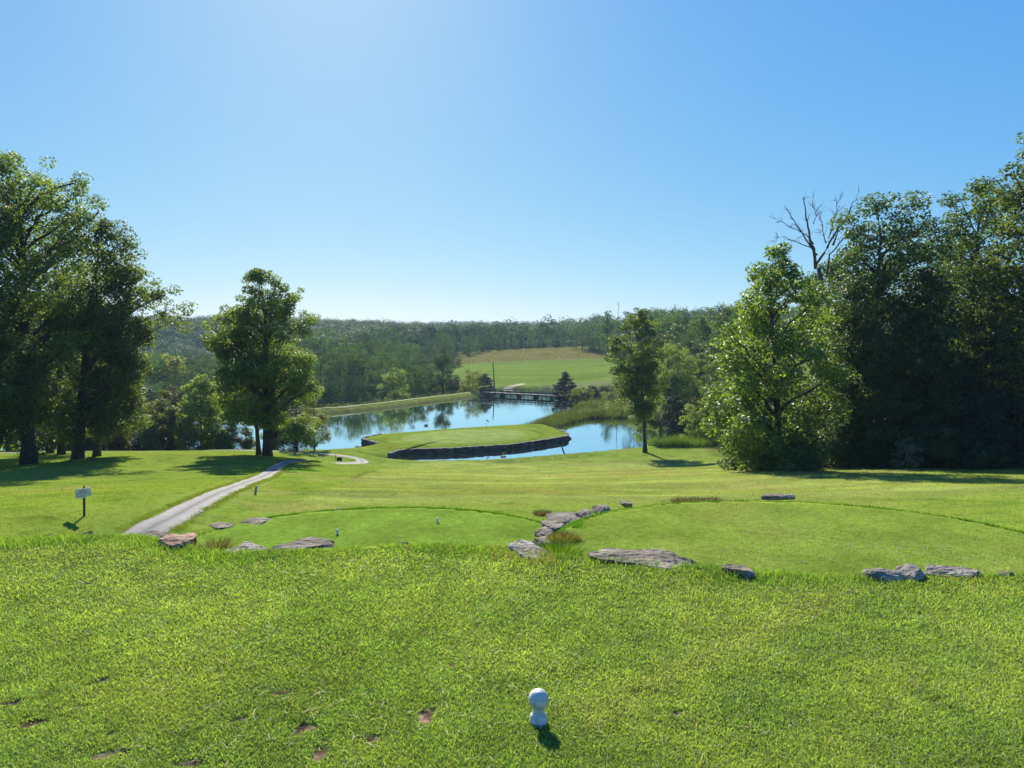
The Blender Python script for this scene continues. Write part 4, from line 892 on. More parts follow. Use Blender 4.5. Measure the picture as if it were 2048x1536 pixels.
# ------------------------------------------------------------------ grass
def blades(name, label, x, y, ln, w, col, seed, lean=.8, tri=False, z=None, mat=None, kind='stuff', cat='grass', curve=.5, face=.6):
    rng = np.random.default_rng(seed); n = len(x); z = H(x, y) if z is None else z
    a = rng.uniform(0, 2 * math.pi, n); l = lean * rng.uniform(.25, 1.0, n)
    D = np.stack([np.cos(a) * l, np.sin(a) * l, np.ones(n)], 1); D /= np.linalg.norm(D, axis=1, keepdims=True)
    b = rng.uniform(0, math.pi, n); Wv = np.stack([np.cos(b), np.sin(b) * face, np.zeros(n)], 1)
    Wv /= np.linalg.norm(Wv, axis=1, keepdims=True)
    P = np.stack([x, y, z - ln * .12], 1); L = ln[:, None]; hw = (w / 2)[:, None]
    bend = np.stack([np.cos(a), np.sin(a), -.35 * np.ones(n)], 1) * (curve * l)[:, None]
    if tri:
        V = np.stack([P - Wv * hw, P + Wv * hw, P + D * L], 1).reshape(-1, 3); F = [np.arange(n * 3).reshape(-1, 3)]; k = 3
    else:
        M1 = P + D * L * .58; T = P + D * L + bend * L * .45
        V = np.stack([P - Wv * hw, P + Wv * hw, M1 + Wv * hw * .8, M1 - Wv * hw * .8, T], 1).reshape(-1, 3)
        i = np.arange(n)[:, None] * 5; F = [i + np.array([[0, 1, 2, 3]]), i + np.array([[3, 2, 4]])]; k = 5
    me = mesh_np(name, V, F, mat or M_BLADE, cols={'gc': np.repeat(col, k, 0)})
    return tag(obj(name, me), label, cat, kind=kind)
def tee_blade_colour(x, y, rng):
    n = len(x); m = fbm(x, y, .55, 301)[:, None]; b = fbm(x, y, 1.9, 302)[:, None]; u = rng.random(n)[:, None]
    g1 = np.array([.205, .305, .072]); g2 = np.array([.275, .362, .088]); g3 = np.array([.150, .252, .070]); straw = np.array([.42, .37, .19]); grey = np.array([.30, .34, .2])
    c = g1 * (1 - sst(m, .4, .65)) + g2 * sst(m, .4, .65)
    c = c * (1 - .45 * sst(b, .52, .72)) + g3 * .45 * sst(b, .52, .72)
    yb = sst(fbm(x, y, 1.1, 303), .6, .78)[:, None]; c = c * (1 - .25 * yb) + np.array([.27, .30, .07]) * .25 * yb
    (ax, ay, _), (bx, by, _) = at(1725, 1172), at(1235, 1405); L_ = math.hypot(bx - ax, by - ay)
    sd = (((x - ax) * (by - ay) - (y - ay) * (bx - ax)) / L_ + (vnoise(x, y, .4, 305) - .5) * .12)[:, None] * (1 if (by - ay) * 1 > 0 else 1)
    band = np.exp(-(sd / .09) ** 2) * (x > .3)[:, None]; c = c * (1 - .45 * band) + np.array([.31, .32, .13]) * .45 * band
    tu = vnoise(x, y, .11, 306)[:, None] * .6 + vnoise(x, y, .05, 307)[:, None] * .4; c = c * (.72 + .56 * tu)
    dk = sst(fbm(x, y, .75, 308), .55, .72)[:, None]; c = c * (1 - .22 * dk) + np.array([.09, .20, .055]) * .22 * dk
    c = c * rng.uniform(.45, 1.5, (n, 1))
    c = np.where(u < .05, straw * rng.uniform(.6, 1.1, (n, 1)), c); c = np.where((u > .05) & (u < .09), grey, c)
    return c
LIP = [(84,112,1071),(158,184,1066),(281,338,1072),(312,384,1092),(434,552,1103),(540,656,1092),(626,674,1092),(792,824,1083),(1012,1112,1108),(1168,1412,1128),(1446,1518,1141),(1732,1830,1150),(1792,1858,1146),(1846,1968,1142),(1994,2036,1148)]   # rocks bare of tall grass
def near_grass():
    rng = np.random.default_rng(1); N = 720000
    t = rng.uniform(.225, .66, N); y = 1.6 / t; x = rng.uniform(-.94, .94, N) * y + rng.normal(size=N) * .05
    k = (y < TEE_EDGE(x) + .35) & (y > 2.3); x, y = x[k], y[k]
    dw = divot_w(x, y); k = rng.random(len(x)) > sst(dw, .1, .5) * .985; x, y = x[k], y[k]; n = len(x)
    bald = sst(fbm(x, y, .35, 311), .62, .75); k = rng.random(n) > bald * .45; x, y = x[k], y[k]; n = len(x)
    near_d = np.zeros(n)
    for cx, cy, rx, ry, a in DIVOTS: near_d = np.maximum(near_d, np.exp(-(((x - cx) / (rx * 1.9)) ** 2 + ((y - cy) / (ry * 1.9)) ** 2)))
    far = np.clip((y - 2.5) / 3.5, 0, 1.2)
    tuft = fbm(x, y, .28, 312)
    ln = rng.uniform(.011, .024, n) * (.6 + .7 * tuft) * (1 + .35 * far) * (1 - .6 * near_d); w = rng.uniform(.0024, .0044, n) * (1 + .75 * far)
    blades('grass', 'close mown grass of the upper tee in the foreground', x, y, ln, w, tee_blade_colour(x, y, rng), 2, lean=1.25)
    N = 5200; x = rng.uniform(-3.4, 3.4, N); y = rng.uniform(2.3, 5.4, N); k = (np.abs(x) < .8 * y) & (y < TEE_EDGE(x)) & (fbm(x, y, .5, 71) > .45); x, y = x[k], y[k]; n = len(x)
    blades('clippings', 'pale dead blades and clippings lying on the upper tee', x, y, rng.uniform(.02, .055, n), rng.uniform(.002, .0035, n), np.array([.50, .46, .27]) * rng.uniform(.5, 1.2, (n, 1)), 22, lean=4.0, z=H(x, y) + rng.uniform(.012, .026, n))
    # unmown fringe where the tee breaks off
    N = 46000; x = rng.uniform(-5.2, 5.2, N); y = TEE_EDGE(x) + rng.normal(size=N) * .17 + .02 + (fbm(x, x * 0, .8, 5) - .5) * .3
    k = vnoise(x, y, .22, 9) > .22; x, y = x[k], y[k]; n = len(x)
    ln = rng.uniform(.02, .065, n) * (.6 + .8 * vnoise(x, y * 0, .35, 4)); w = rng.uniform(.0032, .006, n)
    px_ = CX + F_PX * x / y; cap = np.full(n, 1.0)
    for a_, b_, vg in LIP:
        i_ = (px_ > a_ - 6) & (px_ < b_ + 6); cap = np.where(i_, np.minimum(cap, np.maximum(1.6 - y * tt(vg - 20) + .0, .012)), cap)
    ln = np.minimum(ln, cap * rng.uniform(.7, 1.2, n))
    c = np.array([.155, .255, .045]) * (1 - sst(vnoise(x, y, .3, 6), .3, .7)[:, None]) + np.array([.105, .19, .04]) * sst(vnoise(x, y, .3, 6), .3, .7)[:, None]
    c = c * rng.uniform(.6, 1.45, (n, 1)); dry = (np.abs(x - .08) < .24) & (rng.random(n) < .4) | (np.abs(x - 2.95) < .22) & (rng.random(n) < .35) | (rng.random(n) < .04)
    c = np.where(dry[:, None], np.array([.27, .21, .09]) * rng.uniform(.6, 1.2, (n, 1)), c)
    blades('fringe_grass', 'taller unmown grass along the lip of the upper tee', x, y, ln, w, c, 3, lean=.75)
near_grass()
PM = dense(PATH_MAIN, .8, closed=False)
def off_path(x, y, d=1.2):
    return line_d(x, y, [tuple(p) for p in PM[::2]]) > d
def mid_grass():
    rng = np.random.default_rng(4); N = 300000
    q = rng.random(N); y = 1 / (1 / 11.0 + q * (1 / 36.0 - 1 / 11.0)); x = rng.uniform(-.78, .78, N) * y
    k = off_path(x, y, 1.1 ); x, y = x[k], y[k]; n = len(x)
    inp = np.minimum(pad(x, y, *PAD_L[:2]), pad(x, y, *PAD_R[:2])); pd = inp < .99; lip = np.abs(inp - 1.03) < .05
    ln = np.where(pd, rng.uniform(.015, .035, n), rng.uniform(.03, .065, n)); ln = np.where(lip, rng.uniform(.06, .14, n), ln); w = rng.uniform(.010, .020, n) * (y / 20)
    c = turf_colour(x, y) * rng.uniform(.65, 1.5, (n, 1)) * np.array([1.0, 1.0, .9])
    for PD in (PAD_L, PAD_R):
        M_ = 15000; a_ = rng.uniform(-.1, 2.55, M_) if PD is PAD_L else rng.uniform(-.6, 3.3, M_); q_ = .985 + np.abs(rng.normal(size=M_)) * .028
        xr, yr = PD[0][0] + np.cos(a_) * q_ * PD[1][0], PD[0][1] + np.sin(a_) * q_ * PD[1][1]; lr_ = rng.uniform(.05, .13, M_) * (.45 + .9 * vnoise(xr, yr, .5, 7)); cr = np.array([.085, .20, .012]) * rng.uniform(.5, 1.5, (M_, 1))
        x, y, ln, w, c, lip = np.r_[x, xr], np.r_[y, yr], np.r_[ln, lr_], np.r_[w, rng.uniform(.010, .018, M_)], np.vstack([c, cr]), np.r_[lip, np.zeros(M_, bool)]
    n = len(x)
    c = np.where(lip[:, None], np.array([.06, .125, .015]) * rng.uniform(.6, 1.5, (n, 1)), c)
    blades('lawn_grass', 'grass of the lower tees and the slope below the upper tee', x, y, ln, w, c, 5, lean=1.0, tri=True)
    N = 230000; q = rng.random(N); y = 1 / (1 / 34.0 + q * (1 / 100.0 - 1 / 34.0)); x = rng.uniform(-.80, .80, N) * y
    k = off_path(x, y, 1.15) & (np.maximum(poly_sd(x, y, LAKE), poly_sd(x, y, POND)) < -.6); x, y = x[k], y[k]; n = len(x)
    ln = rng.uniform(.03, .07, n) * (.6 + y / 80); w = rng.uniform(.018, .034, n) * (y / 45)
    c = turf_colour(x, y) * rng.uniform(.7, 1.4, (n, 1))
    blades('fairway_grass', 'grass of the fairway sloping to the pond', x, y, ln, w, c, 6, lean=1.0, tri=True)
mid_grass()
def path_edge():
    rng = np.random.default_rng(14); P = dense(PATH_MAIN, .2, closed=False); P = P[P[:, 1] < 75]; T = np.gradient(P, axis=0); T /= np.linalg.norm(T, axis=1, keepdims=True)
    N = 42000; j = rng.integers(0, len(P), N); sg = rng.choice([-1, 1], N); hw = .7 * np.interp(P[j, 1], (14, 20, 44, 70), (.60, .70, .98, 1.12)); o = sg * (hw + rng.normal(size=N) * .10 - .01 + (vnoise(P[j, 0] * 3, P[j, 1] + sg * 50, .9, 3) - .5) * .2)
    x = P[j, 0] - T[j, 1] * o; y = P[j, 1] + T[j, 0] * o; d = P[j, 1]; ln = rng.uniform(.03, .07, N) * (.7 + d / 60); w = rng.uniform(.008, .016, N) * (d / 22)
    c = np.array([.13, .19, .025]) * rng.uniform(.6, 1.5, (N, 1)); c = np.where(rng.random((N, 1)) < .2, np.array([.2, .18, .09]), c)
    blades('verge_grass', 'ragged grass creeping over the edges of the cart path', x, y, ln, w, c, 15, lean=1.0, tri=True, z=H(x, y) + .03)
path_edge()
def reeds():
    rng = np.random.default_rng(8)
    def put(name, label, x0, x1, y0, y1, N, lo, hi, cols, keep, w=.05, seed=1):
        x = rng.uniform(x0, x1, N); y = rng.uniform(y0, y1, N); sl, sp = poly_sd(x, y, LAKE), poly_sd(x, y, POND); k = keep(x, y, sl, sp); x, y = x[k], y[k]; n = len(x)
        h = rng.uniform(lo, hi, n) * (.55 + .8 * fbm(x, y, 2.5, 55)); m = fbm(x, y, 3, seed)[:, None]
        c = np.array(cols[0]) * (1 - sst(m, .4, .62)) + np.array(cols[1]) * sst(m, .4, .62); c = c * rng.uniform(.6, 1.35, (n, 1))
        z = np.maximum(H(x, y), ZW - .2)
        blades(name, label, x, y, h, np.full(n, w) * rng.uniform(.6, 1.4, n), c, seed, lean=.4, z=z, mat=M_REED, cat='reeds')
    put('reeds', 'reeds and rushes on the spit between the lake and the pond', 1, 34, 134, 182, 60000, .6, 1.5, ((.085, .115, .03), (.06, .075, .028)),
        lambda x, y, sl, sp: (sl < .35) & (sp < .35) & ((sl > -5) | (sp > -5)) & ~((x < 10.5) & (y < 139) & (x < 6.3)), seed=61)
    put('cattails', 'tall green cattails on the near bank of the pond', 19, 40, 108, 126, 26000, .8, 2.0, ((.09, .15, .03), (.06, .11, .03)),
        lambda x, y, sl, sp: (sp < .4) & (sp > -6.5) & (x > 20 + (118 - y) * .15) & (y > 109.5 - (x - 20) * .0), seed=62)
    put('bank_grass', 'rough uncut grass on the bank above the reeds', 12, 70, 145, 222, 60000, .4, 1.0, ((.09, .105, .035), (.06, .085, .028)),
        lambda x, y, sl, sp: (sl < -4) & (sp < -4), w=.07, seed=63)
    put('shore_weeds', 'weedy grass fringing the lake below the left hand trees', -72, -28, 99, 107, 12000, .25, .75, ((.11, .155, .02), (.07, .11, .02)),
        lambda x, y, sl, sp: (sl < .2) & (sl > -3.2), w=.04, seed=64)
    put('hay_grass', 'brownish seeding hay along the top of the meadow', -45, 130, 350, 440, 40000, .3, .8, ((.155, .135, .065), (.125, .13, .05)),
        lambda x, y, sl, sp: (y + .12 * x > 354) & (y < 432), w=.16, seed=65)
    x = rng.uniform(-14, 12, 5200); y = 1; 
    # low scrub on the far shoulder of the dam
    P = dense(DAM, .3, closed=False); VV = []; LV = []
    T = np.gradient(P, axis=0); T /= np.linalg.norm(T, axis=1, keepdims=True)
    for i in range(420):
        j = rng.integers(len(P) // 3, len(P) - 14); off = rng.uniform(2.6, 8.0); c = P[j] + np.array([-T[j, 1], T[j, 0]]) * off
        if c[1] < P[j, 1]: c = P[j] - np.array([-T[j, 1], T[j, 0]]) * off
        if c[0] > -13 and c[1] > 205: continue
        r = rng.uniform(.45, 1.2) * (1 + .6 * (rng.random() < .1)); cc = np.array([c[0], c[1], H1(*c) + r * .35]); Q, d = clump_points(cc, r, 70, rng, .7)
        V, F = leaf_faces(Q, d, rng, .5, .26, .6); VV.append(V); LV.append(np.repeat(np.clip(rng.uniform(.2, .8) + rng.normal(size=70) * .2, 0, 1), 4))
    V = np.concatenate(VV); me = mesh_np('dam_brush', V, [np.arange(len(V)).reshape(-1, 4)], M_PALEBRUSH, attrs={'lv': np.concatenate(LV)})
    tag(obj('dam_brush', me), 'low brush growing along the far shoulder of the dam', 'brush', kind='stuff')
    VV = []; LV = []
    for i in range(330):
        x, y = rng.uniform(10, 62), rng.uniform(146, 218); s1, s2 = poly_sd(np.array([x]), np.array([y]), LAKE)[0], poly_sd(np.array([x]), np.array([y]), POND)[0]
        if max(s1, s2) > -1.5 or (x > 46 and 180 < y < 200): continue
        r = rng.uniform(.5, 1.5); cc = np.array([x, y, H1(x, y) + r * .4]); Q, d = clump_points(cc, r, 90, rng, .75)
        V, F = leaf_faces(Q, d, rng, .5, .26, .6); VV.append(V); LV.append(np.repeat(np.clip(rng.uniform(.1, .9) + rng.normal(size=90) * .2, 0, 1), 4))
    V = np.concatenate(VV); me = mesh_np('bank_brush', V, [np.arange(len(V)).reshape(-1, 4)], M_OAK, attrs={'lv': np.concatenate(LV)})
    tag(obj('bank_brush', me), 'green brush scattered over the far bank of the pond', 'brush', kind='stuff')
M_PALEBRUSH = leaf_mat('brush_leaf', (.05, .085, .03), (.10, .14, .05), trans=.4, rough=.7, spec=.1)
reeds()
def clover():
    rng = np.random.default_rng(9); V = []; F = []; n = 0
    oct_ = np.array([(1,0,0),(-1,0,0),(0,1,0),(0,-1,0),(0,0,1),(0,0,-1)], float); of = np.array([(0,2,4),(2,1,4),(1,3,4),(3,0,4),(2,0,5),(1,2,5),(3,1,5),(0,3,5)])
    for cx, cy, sx, sy, k in ((7.4, 18.6, .8, .8, 90), (6.2, 16.9, .9, .6, 60), (9.6, 17.3, .9, .5, 170), (8.4, 20.4, 1.0, .6, 50), (10.2, 16.6, .6, .4, 70), (7.2, 17.2, 2.6, 2.0, 60)):
        for _ in range(k):
            x, y = rng.normal(cx, sx), rng.normal(cy, sy)
            if pad(np.array([x]), np.array([y]), *PAD_R[:2])[0] > .97: continue
            V.append(oct_ * rng.uniform(.008, .015) + [x, y, H1(x, y) + .04]); F.append(of + n); n += 6
    me = mesh_np('clover_flowers', np.concatenate(V), [np.concatenate(F)], simple_mat('clover_white', (.62, .64, .50), rough=.8))
    tag(obj('clover_flowers', me), 'white clover heads dotted over the lower right tee', 'clover', kind='stuff')
clover()

# ------------------------------------------------------------------ rocks
from mathutils import noise as mnoise
import bmesh
def rock_mesh(name, sx, sy, sz, seed, mat, sub=4, cuts=11, rough=.10):
    rng = np.random.default_rng(seed); bm = bmesh.new(); bmesh.ops.create_icosphere(bm, subdivisions=sub, radius=1.0)
    P = np.array([v.co[:] for v in bm.verts])
    P[:, 2] = np.sign(P[:, 2]) * np.abs(P[:, 2]) ** .4; P[:, :2] = np.sign(P[:, :2]) * np.abs(P[:, :2]) ** .85
    nr = rng.normal(size=(cuts, 3)); nr[:, 2] *= .45; nr[:2, 2] = 5.0; nr[:2, 1] -= .3; nr /= np.linalg.norm(nr, axis=1, keepdims=True)
    for nv, d in zip(nr, np.r_[rng.uniform(.68, .78, 2), rng.uniform(.55, .95, cuts - 2)]):
        o = P @ nv - d; P = P - np.maximum(o, 0)[:, None] * nv
    P /= np.abs(P).max(0)
    P = P * np.array([sx, sy, sz])
    off = Vector((seed * 3.1, seed * 1.7, 0)); m = min(sx, sy)
    for i, p in enumerate(P):
        q = Vector(p) / m
        d = mnoise.noise(q * 2.2 + off) * .6 + mnoise.noise(q * 5.5 + off) * .3 + mnoise.noise(q * 13 + off) * .18 + .25 * mnoise.noise(Vector((q.x * 1.5, q.y * 1.5, p[2] / sz * 5)) + off)
        P[i] = p * np.array([1 + rough * d * 1.3, 1 + rough * d * 1.3, 1 + rough * d * .5]) + np.array([0, 0, m * .10 * rough * 6 * d * (p[2] > 0)])
    for v, p in zip(bm.verts, P): v.co = p
    me = bpy.data.meshes.new(name); bm.to_mesh(me); bm.free(); me.materials.append(mat); return me
def rock(px0, px1, v0, v1, Y, label, mat=None, seed=1, deep=.8, rz=0.0, tilt=0.0, group=None, name='rock', rough=.12):
    s = DEP(Y, vz(v0, Y)); x = ((px0 + px1) / 2 - CX) * s; w = (px1 - px0) * s / 2; sink = 2 if Y < 8 else 0; v0 += sink; top = vz(v0, Y); h = (v1 - v0) * s * .88; dip = tt(v0)
    d = min(1.35 * w, .56 * h / dip); front = max(h - 2 * d * dip, .1 * h); hz_ = front + .07 + .12 * h
    o = obj(name, rock_mesh('rock', w, d, hz_, seed, mat or M_ROCK, rough=rough)); zt = vz(v0, Y + .55 * d); o.location = (x, Y, zt - hz_ * .96)
    o.rotation_euler = (0, tilt, rz); tag(o, label, 'rock', group); return o
GE = 'rocks along the lip of the upper tee'; GT = 'rocks holding up the lower right tee'
rock(84, 112, 1062, 1069, 6.15, 'small flat grey rock in the long grass at the far left of the tee lip', seed=2, group=GE)
rock(158, 184, 1058, 1065, 6.2, 'tiny dark flat rock in the long grass below the sign', seed=3, group=GE)
rock(281, 338, 1055, 1076, 6.15, 'dark thin slab lying at the near end of the cart path', M_ROCK, 4, group=GE, tilt=-.04)
rock(310, 386, 1058, 1098, 5.75, 'rust orange weathered rock at the near end of the cart path', M_RUST, 5, deep=.9, group=GE)
rock(432, 552, 1077, 1112, 5.7, 'crumbling pale whitish rock right of the rust orange rock', M_PALEROCK, 6, deep=.55, group=GE, rough=.22)
rock(538, 656, 1074, 1100, 5.8, 'long grey flat topped rock beside the crumbling pale rock', M_ROCK, 7, deep=.6, group=GE)
rock(626, 674, 1078, 1104, 5.75, 'small sloping grey slab at the right end of the long flat topped rock', M_ROCK, 8, deep=.7, group=GE)
rock(792, 824, 1076, 1083, 5.85, 'sliver of grey rock in the grass at the middle of the tee lip', M_ROCK, 9, group=GE)
rock(1012, 1112, 1081, 1122, 5.5, 'pale grey ridged rock fringed with dry grass in the middle of the tee lip', M_PALEROCK, 10, deep=.6, group=GE, tilt=.14)
rock(1168, 1412, 1095, 1134, 5.35, 'longest grey rock, low and sloping to the right, on the tee lip', M_ROCK, 11, deep=.35, group=GE, tilt=.055)
rock(1446, 1518, 1118, 1146, 5.05, 'dark rounded rock standing alone right of the longest rock', M_ROCK, 12, deep=.7, group=GE)
rock(1732, 1830, 1129, 1154, 4.95, 'grey cracked slab left of the notched rock at the right of the tee lip', M_PALEROCK, 13, deep=.6, group=GE, tilt=.04)
rock(1792, 1858, 1116, 1158, 5.0, 'notched pale grey rock between two slabs at the right of the tee lip', M_PALEROCK, 14, deep=.7, group=GE)
rock(1846, 1968, 1124, 1146, 5.05, 'long pale slab tapering right of the notched rock', M_PALEROCK, 15, deep=.5, group=GE, tilt=.05)
rock(1994, 2036, 1135, 1149, 5.0, 'little grey rock near the right edge of the tee lip', M_ROCK, 16, group=GE)
rock(1062, 1118, 1070, 1098, 18.6, 'nearest grey boulder of the stone edge between the two lower tees', M_ROCK, 21, deep=.9, group=GT)
rock(1066, 1114, 1052, 1074, 19.8, 'dark square sided boulder second in the stone edge between the lower tees', M_ROCK, 22, deep=.9, group=GT)
rock(1108, 1146, 1062, 1086, 18.9, 'moss stained rock behind the nearest boulder of the stone edge', M_RUST, 23, group=GT)
rock(1088, 1162, 1026, 1052, 21.4, 'broad flat boulder midway along the stone edge between the lower tees', M_ROCK, 24, deep=.7, group=GT, tilt=-.1)
rock(1152, 1192, 1019, 1034, 22.4, 'low grey rock beyond the broad flat boulder', M_ROCK, 25, group=GT)
rock(1184, 1222, 1008, 1024, 23.3, 'low rock lifting at its left end, second from the far end of the stone edge', M_ROCK, 26, group=GT, tilt=-.1)
rock(1236, 1264, 1000, 1008, 24.2, 'farthest small rock of the stone edge', M_ROCK, 27, group=GT)
rock(1076, 1128, 1040, 1058, 20.8, 'wedge of grey stone between the square sided boulder and the broad flat boulder', M_ROCK, 36, deep=.9, group=GT)
rock(1128, 1172, 1032, 1046, 21.6, 'thin ledge tucked under the right side of the broad flat boulder', M_ROCK, 37, group=GT)
rock(1108, 1150, 1078, 1094, 18.2, 'half buried slab right of the nearest boulder', M_PALEROCK, 38, group=GT)
rock(1518, 1590, 986, 994, 26.2, 'flat grey outcrop on the fairway just past the lower right tee', M_ROCK, 28, deep=.6)
rock(418, 468, 1043, 1057, 21.8, 'thin slab at the left end of the lower left tee', M_ROCK, 29, deep=.5, tilt=-.03)
rock(479, 548, 1033, 1050, 22.3, 'long dark faced slab on the far rim of the lower left tee', M_ROCK, 30, deep=.5, tilt=-.08)
rock(662, 696, 1016, 1024, 25.0, 'worn flush grey rock beyond the lower left tee', M_ROCK, 31, deep=.5)
rock(868, 884, 920, 929, 101.2, 'low dark rock at the water edge opposite the left end of the stone wall', M_ROCK, 32)
rock(924, 944, 921, 930, 101.2, 'wider low dark rock at the water edge opposite the middle of the stone wall', M_ROCK, 33)
rock(710, 722, 889, 902, 110, 'brown rock at the lake edge left of the short wall end', M_RUST, 34)
rock(1152, 1172, 903, 913, 108, 'low dark rock on the pond bank right of the leaning post', M_ROCK, 35)
def clump_plant(name, label, x, y, z, r, h, n, cols, seed, w=.006, cat='plant', mat=None):
    rng = np.random.default_rng(seed); a = rng.uniform(0, 6.28, n); q = np.sqrt(rng.random(n)) * r; px, py = x + q * np.cos(a), y + q * np.sin(a)
    c = np.array(cols[0]) + (np.array(cols[1]) - np.array(cols[0])) * rng.random((n, 1)); c = c * rng.uniform(.6, 1.3, (n, 1))
    zz = np.full(n, z) if z is not None else H(px, py)
    return blades(name, label, px, py, rng.uniform(.4, 1, n) * h, np.full(n, w), c, seed, lean=1.0, z=zz, mat=M_REED, kind='thing', cat=cat)
def at_y(px, v, Y): return ((px - CX) / F_PX * Y, Y, vz(v, Y))
x, y, z = at_y(424, 1100, 5.75); clump_plant('weed_clump', 'dry grey brown weed tuft left of the crumbling pale rock', x, y, z, .09, .14, 260, ((.10, .09, .05), (.16, .15, .07)), 71)
x, y, z = at_y(1087, 1029, 24.5); clump_plant('dry_tuft', 'brown dead tuft at the far rim of the lower left tee', x, y, z, .28, .22, 500, ((.09, .075, .05), (.14, .11, .07)), 72, .014)
x, y, z = at_y(1128, 1078, 18.4); clump_plant('moss_tuft', 'olive brown mossy tuft among the boulders of the stone edge', x, y, z, .38, .22, 700, ((.11, .115, .04), (.16, .14, .05)), 73, .014)
for i, px in enumerate((1370, 1400, 1432)):
    x, y, z = at_y(px, 1006, 23.9); clump_plant('dry_brush', ['left', 'middle', 'right'][i] + ' part of the dark dry brush on the far rim of the lower right tee', x, y, z, .33, .24, 620, ((.075, .055, .045), (.13, .10, .08)), 74 + i, .014, group if False else 'brush')
x, y, z = at_y(1115, 1108, 5.6); clump_plant('grass_tuft', 'bright green grass tuft between the ridged pale rock and the longest rock', x, y, z - .05, .14, .2, 900, ((.08, .16, .015), (.12, .20, .02)), 78)

# ------------------------------------------------------------------ small things on the course
M_WHITE = simple_mat('white_paint', (.42, .42, .36), (.70, .70, .68), .5, 34, .25, .3)
M_IRON = simple_mat('dark_iron', (.025, .03, .03), (.05, .05, .05), .6, 10, .2, .4)
M_SIGNWHITE = simple_mat('sign_white', (.60, .58, .52), (.72, .70, .64), .6, 9, .1, .3)
M_SIGNGREEN = simple_mat('sign_lettering', (.012, .035, .02), None, .6)
M_GREYWOOD = simple_mat('weathered_wood', (.13, .12, .11), (.26, .24, .22), .85, 4, .5, .15, stretch=(3, 3, .5))
M_DARKWOOD = simple_mat('creosote_wood', (.045, .042, .042), (.095, .09, .085), .85, 4, .5, .15)
M_SOIL = simple_mat('bare_soil', (.10, .07, .045), (.19, .14, .09), .95, 30, .8, .1)
def tee_marker(px, v, label, grp, loc=None):
    x, y, z = at(px, v) if loc is None else loc
    r = empty('tee_marker', (x, y, z), label, 'tee marker', grp)
    b = MB(); b.lathe([(.0, -.03), (.035, -.03), (.0375, .002), (.0375, .020), (.0345, .024), (.0355, .034), (.031, .040), (.0255, .046), (.0235, .056), (.0245, .066), (.026, .07), (.0, .074)], seg=32)
    b.build('base', M_WHITE, r, True)
    s = MB(); n = 22; s.lathe([(max(.0418 * math.sin(math.pi * i / n), .0004), .1035 - .0418 * math.cos(math.pi * i / n)) for i in range(n + 1)], seg=40); s.build('ball', M_WHITE, r, True)
GM = 'white ball topped tee markers'
tee_marker(1077, 1446, 'large white ball topped tee marker in the foreground grass', GM)
tee_marker(670, 1078, 'small distant white marker just past the long flat topped rock', GM, (((670 - CX) / F_PX * 20.6), 20.6, H1((670 - CX) / F_PX * 20.6, 20.6)))
tee_marker(873, 1054, 'small distant white marker standing alone in the middle of the lower left tee', GM, (((873 - CX) / F_PX * 22.0), 22.0, H1((873 - CX) / F_PX * 22.0, 22.0)))
def sign():
    x, y, z = at(168.5, 1035, 12, 60); s = y / F_PX; r = empty('sign', (x, y, z), 'chipped white sign telling drivers to keep carts on the path, on a dark post', 'sign')
    hh = 67 * s; p = MB(); tw = .045
    p.box((0, 0, hh * .43 - .1), (tw, tw, hh * .86 + .2)); 
    p.lathe([(.032, 0), (.026, .02), (.016, .035), (.014, .045), (.024, .058), (.026, .07), (.018, .082), (.0, .088)], (0, 0, hh * .86), 12)
    po = p.build('post', M_IRON, r); po.rotation_euler = (0, R(1.8), 0)
    W_, H_ = 32 * s, 19.5 * s; tilt = R(-4); c = Vector((.012, -tw / 2 - .012, hh * .715))
    # board outline with a bite out of its lower right corner and a chip at the upper left
    out = [(-.5, -.5), (.06, -.5), (.12, -.44), (.2, -.36), (.3, -.33), (.44, -.35), (.48, -.33), (.5, -.28), (.5, .44), (.47, .5), (.02, .5), (-.02, .47), (-.3, .47), (-.33, .42), (-.47, .40), (-.5, .34)]
    mb = MB(); n = len(out); V = [(a * W_, d, b * H_) for d in (-.008, .008) for a, b in out]
    F = [tuple(range(n)), tuple(range(2 * n - 1, n - 1, -1))] + [(i, i + n, (i + 1) % n + n, (i + 1) % n) for i in range(n)]
    mb.add(V, F); b = mb.build('board', M_SIGNWHITE, r); b.location = c; b.rotation_euler = (0, tilt, 0)
    bm_ = bmesh.new(); bm_.from_mesh(b.data); bmesh.ops.recalc_face_normals(bm_, faces=bm_.faces); bm_.to_mesh(b.data); bm_.free()
    V = []; Fs = []; n0 = 0
    for txt, zz, ww, xo in (('KEEP ALL', .24, .50, .02), ('CARTS ON PATH', -.02, .84, .0), ('ON PAR 3', -.30, .50, -.12)):
        cu = bpy.data.curves.new('t', 'FONT'); cu.body = txt; cu.size = 1; cu.align_x = 'CENTER'; cu.align_y = 'CENTER'; to = bpy.data.objects.new('t', cu); COL.objects.link(to)
        bpy.context.view_layer.update(); me = bpy.data.meshes.new_from_object(to.evaluated_get(bpy.context.evaluated_depsgraph_get()))
        co = np.array([v.co[:] for v in me.vertices]); ex = co[:, 0].max() - co[:, 0].min(); ey = co[:, 1].max() - co[:, 1].min()
        co[:, 0] *= ww * W_ / ex; co[:, 1] *= .17 * H_ / ey
        for vv in co: V.append((vv[0] + xo * W_, -.0115, vv[1] + zz * H_))
        for pgn in me.polygons: Fs.append([i + n0 for i in pgn.vertices])
        n0 += len(co); bpy.data.objects.remove(to); bpy.data.curves.remove(cu); bpy.data.meshes.remove(me)
    lm = bpy.data.meshes.new('lettering'); lm.from_pydata(V, [], Fs); lm.update(); lm.materials.append(M_SIGNGREEN); obj('lettering', lm, b)
sign()
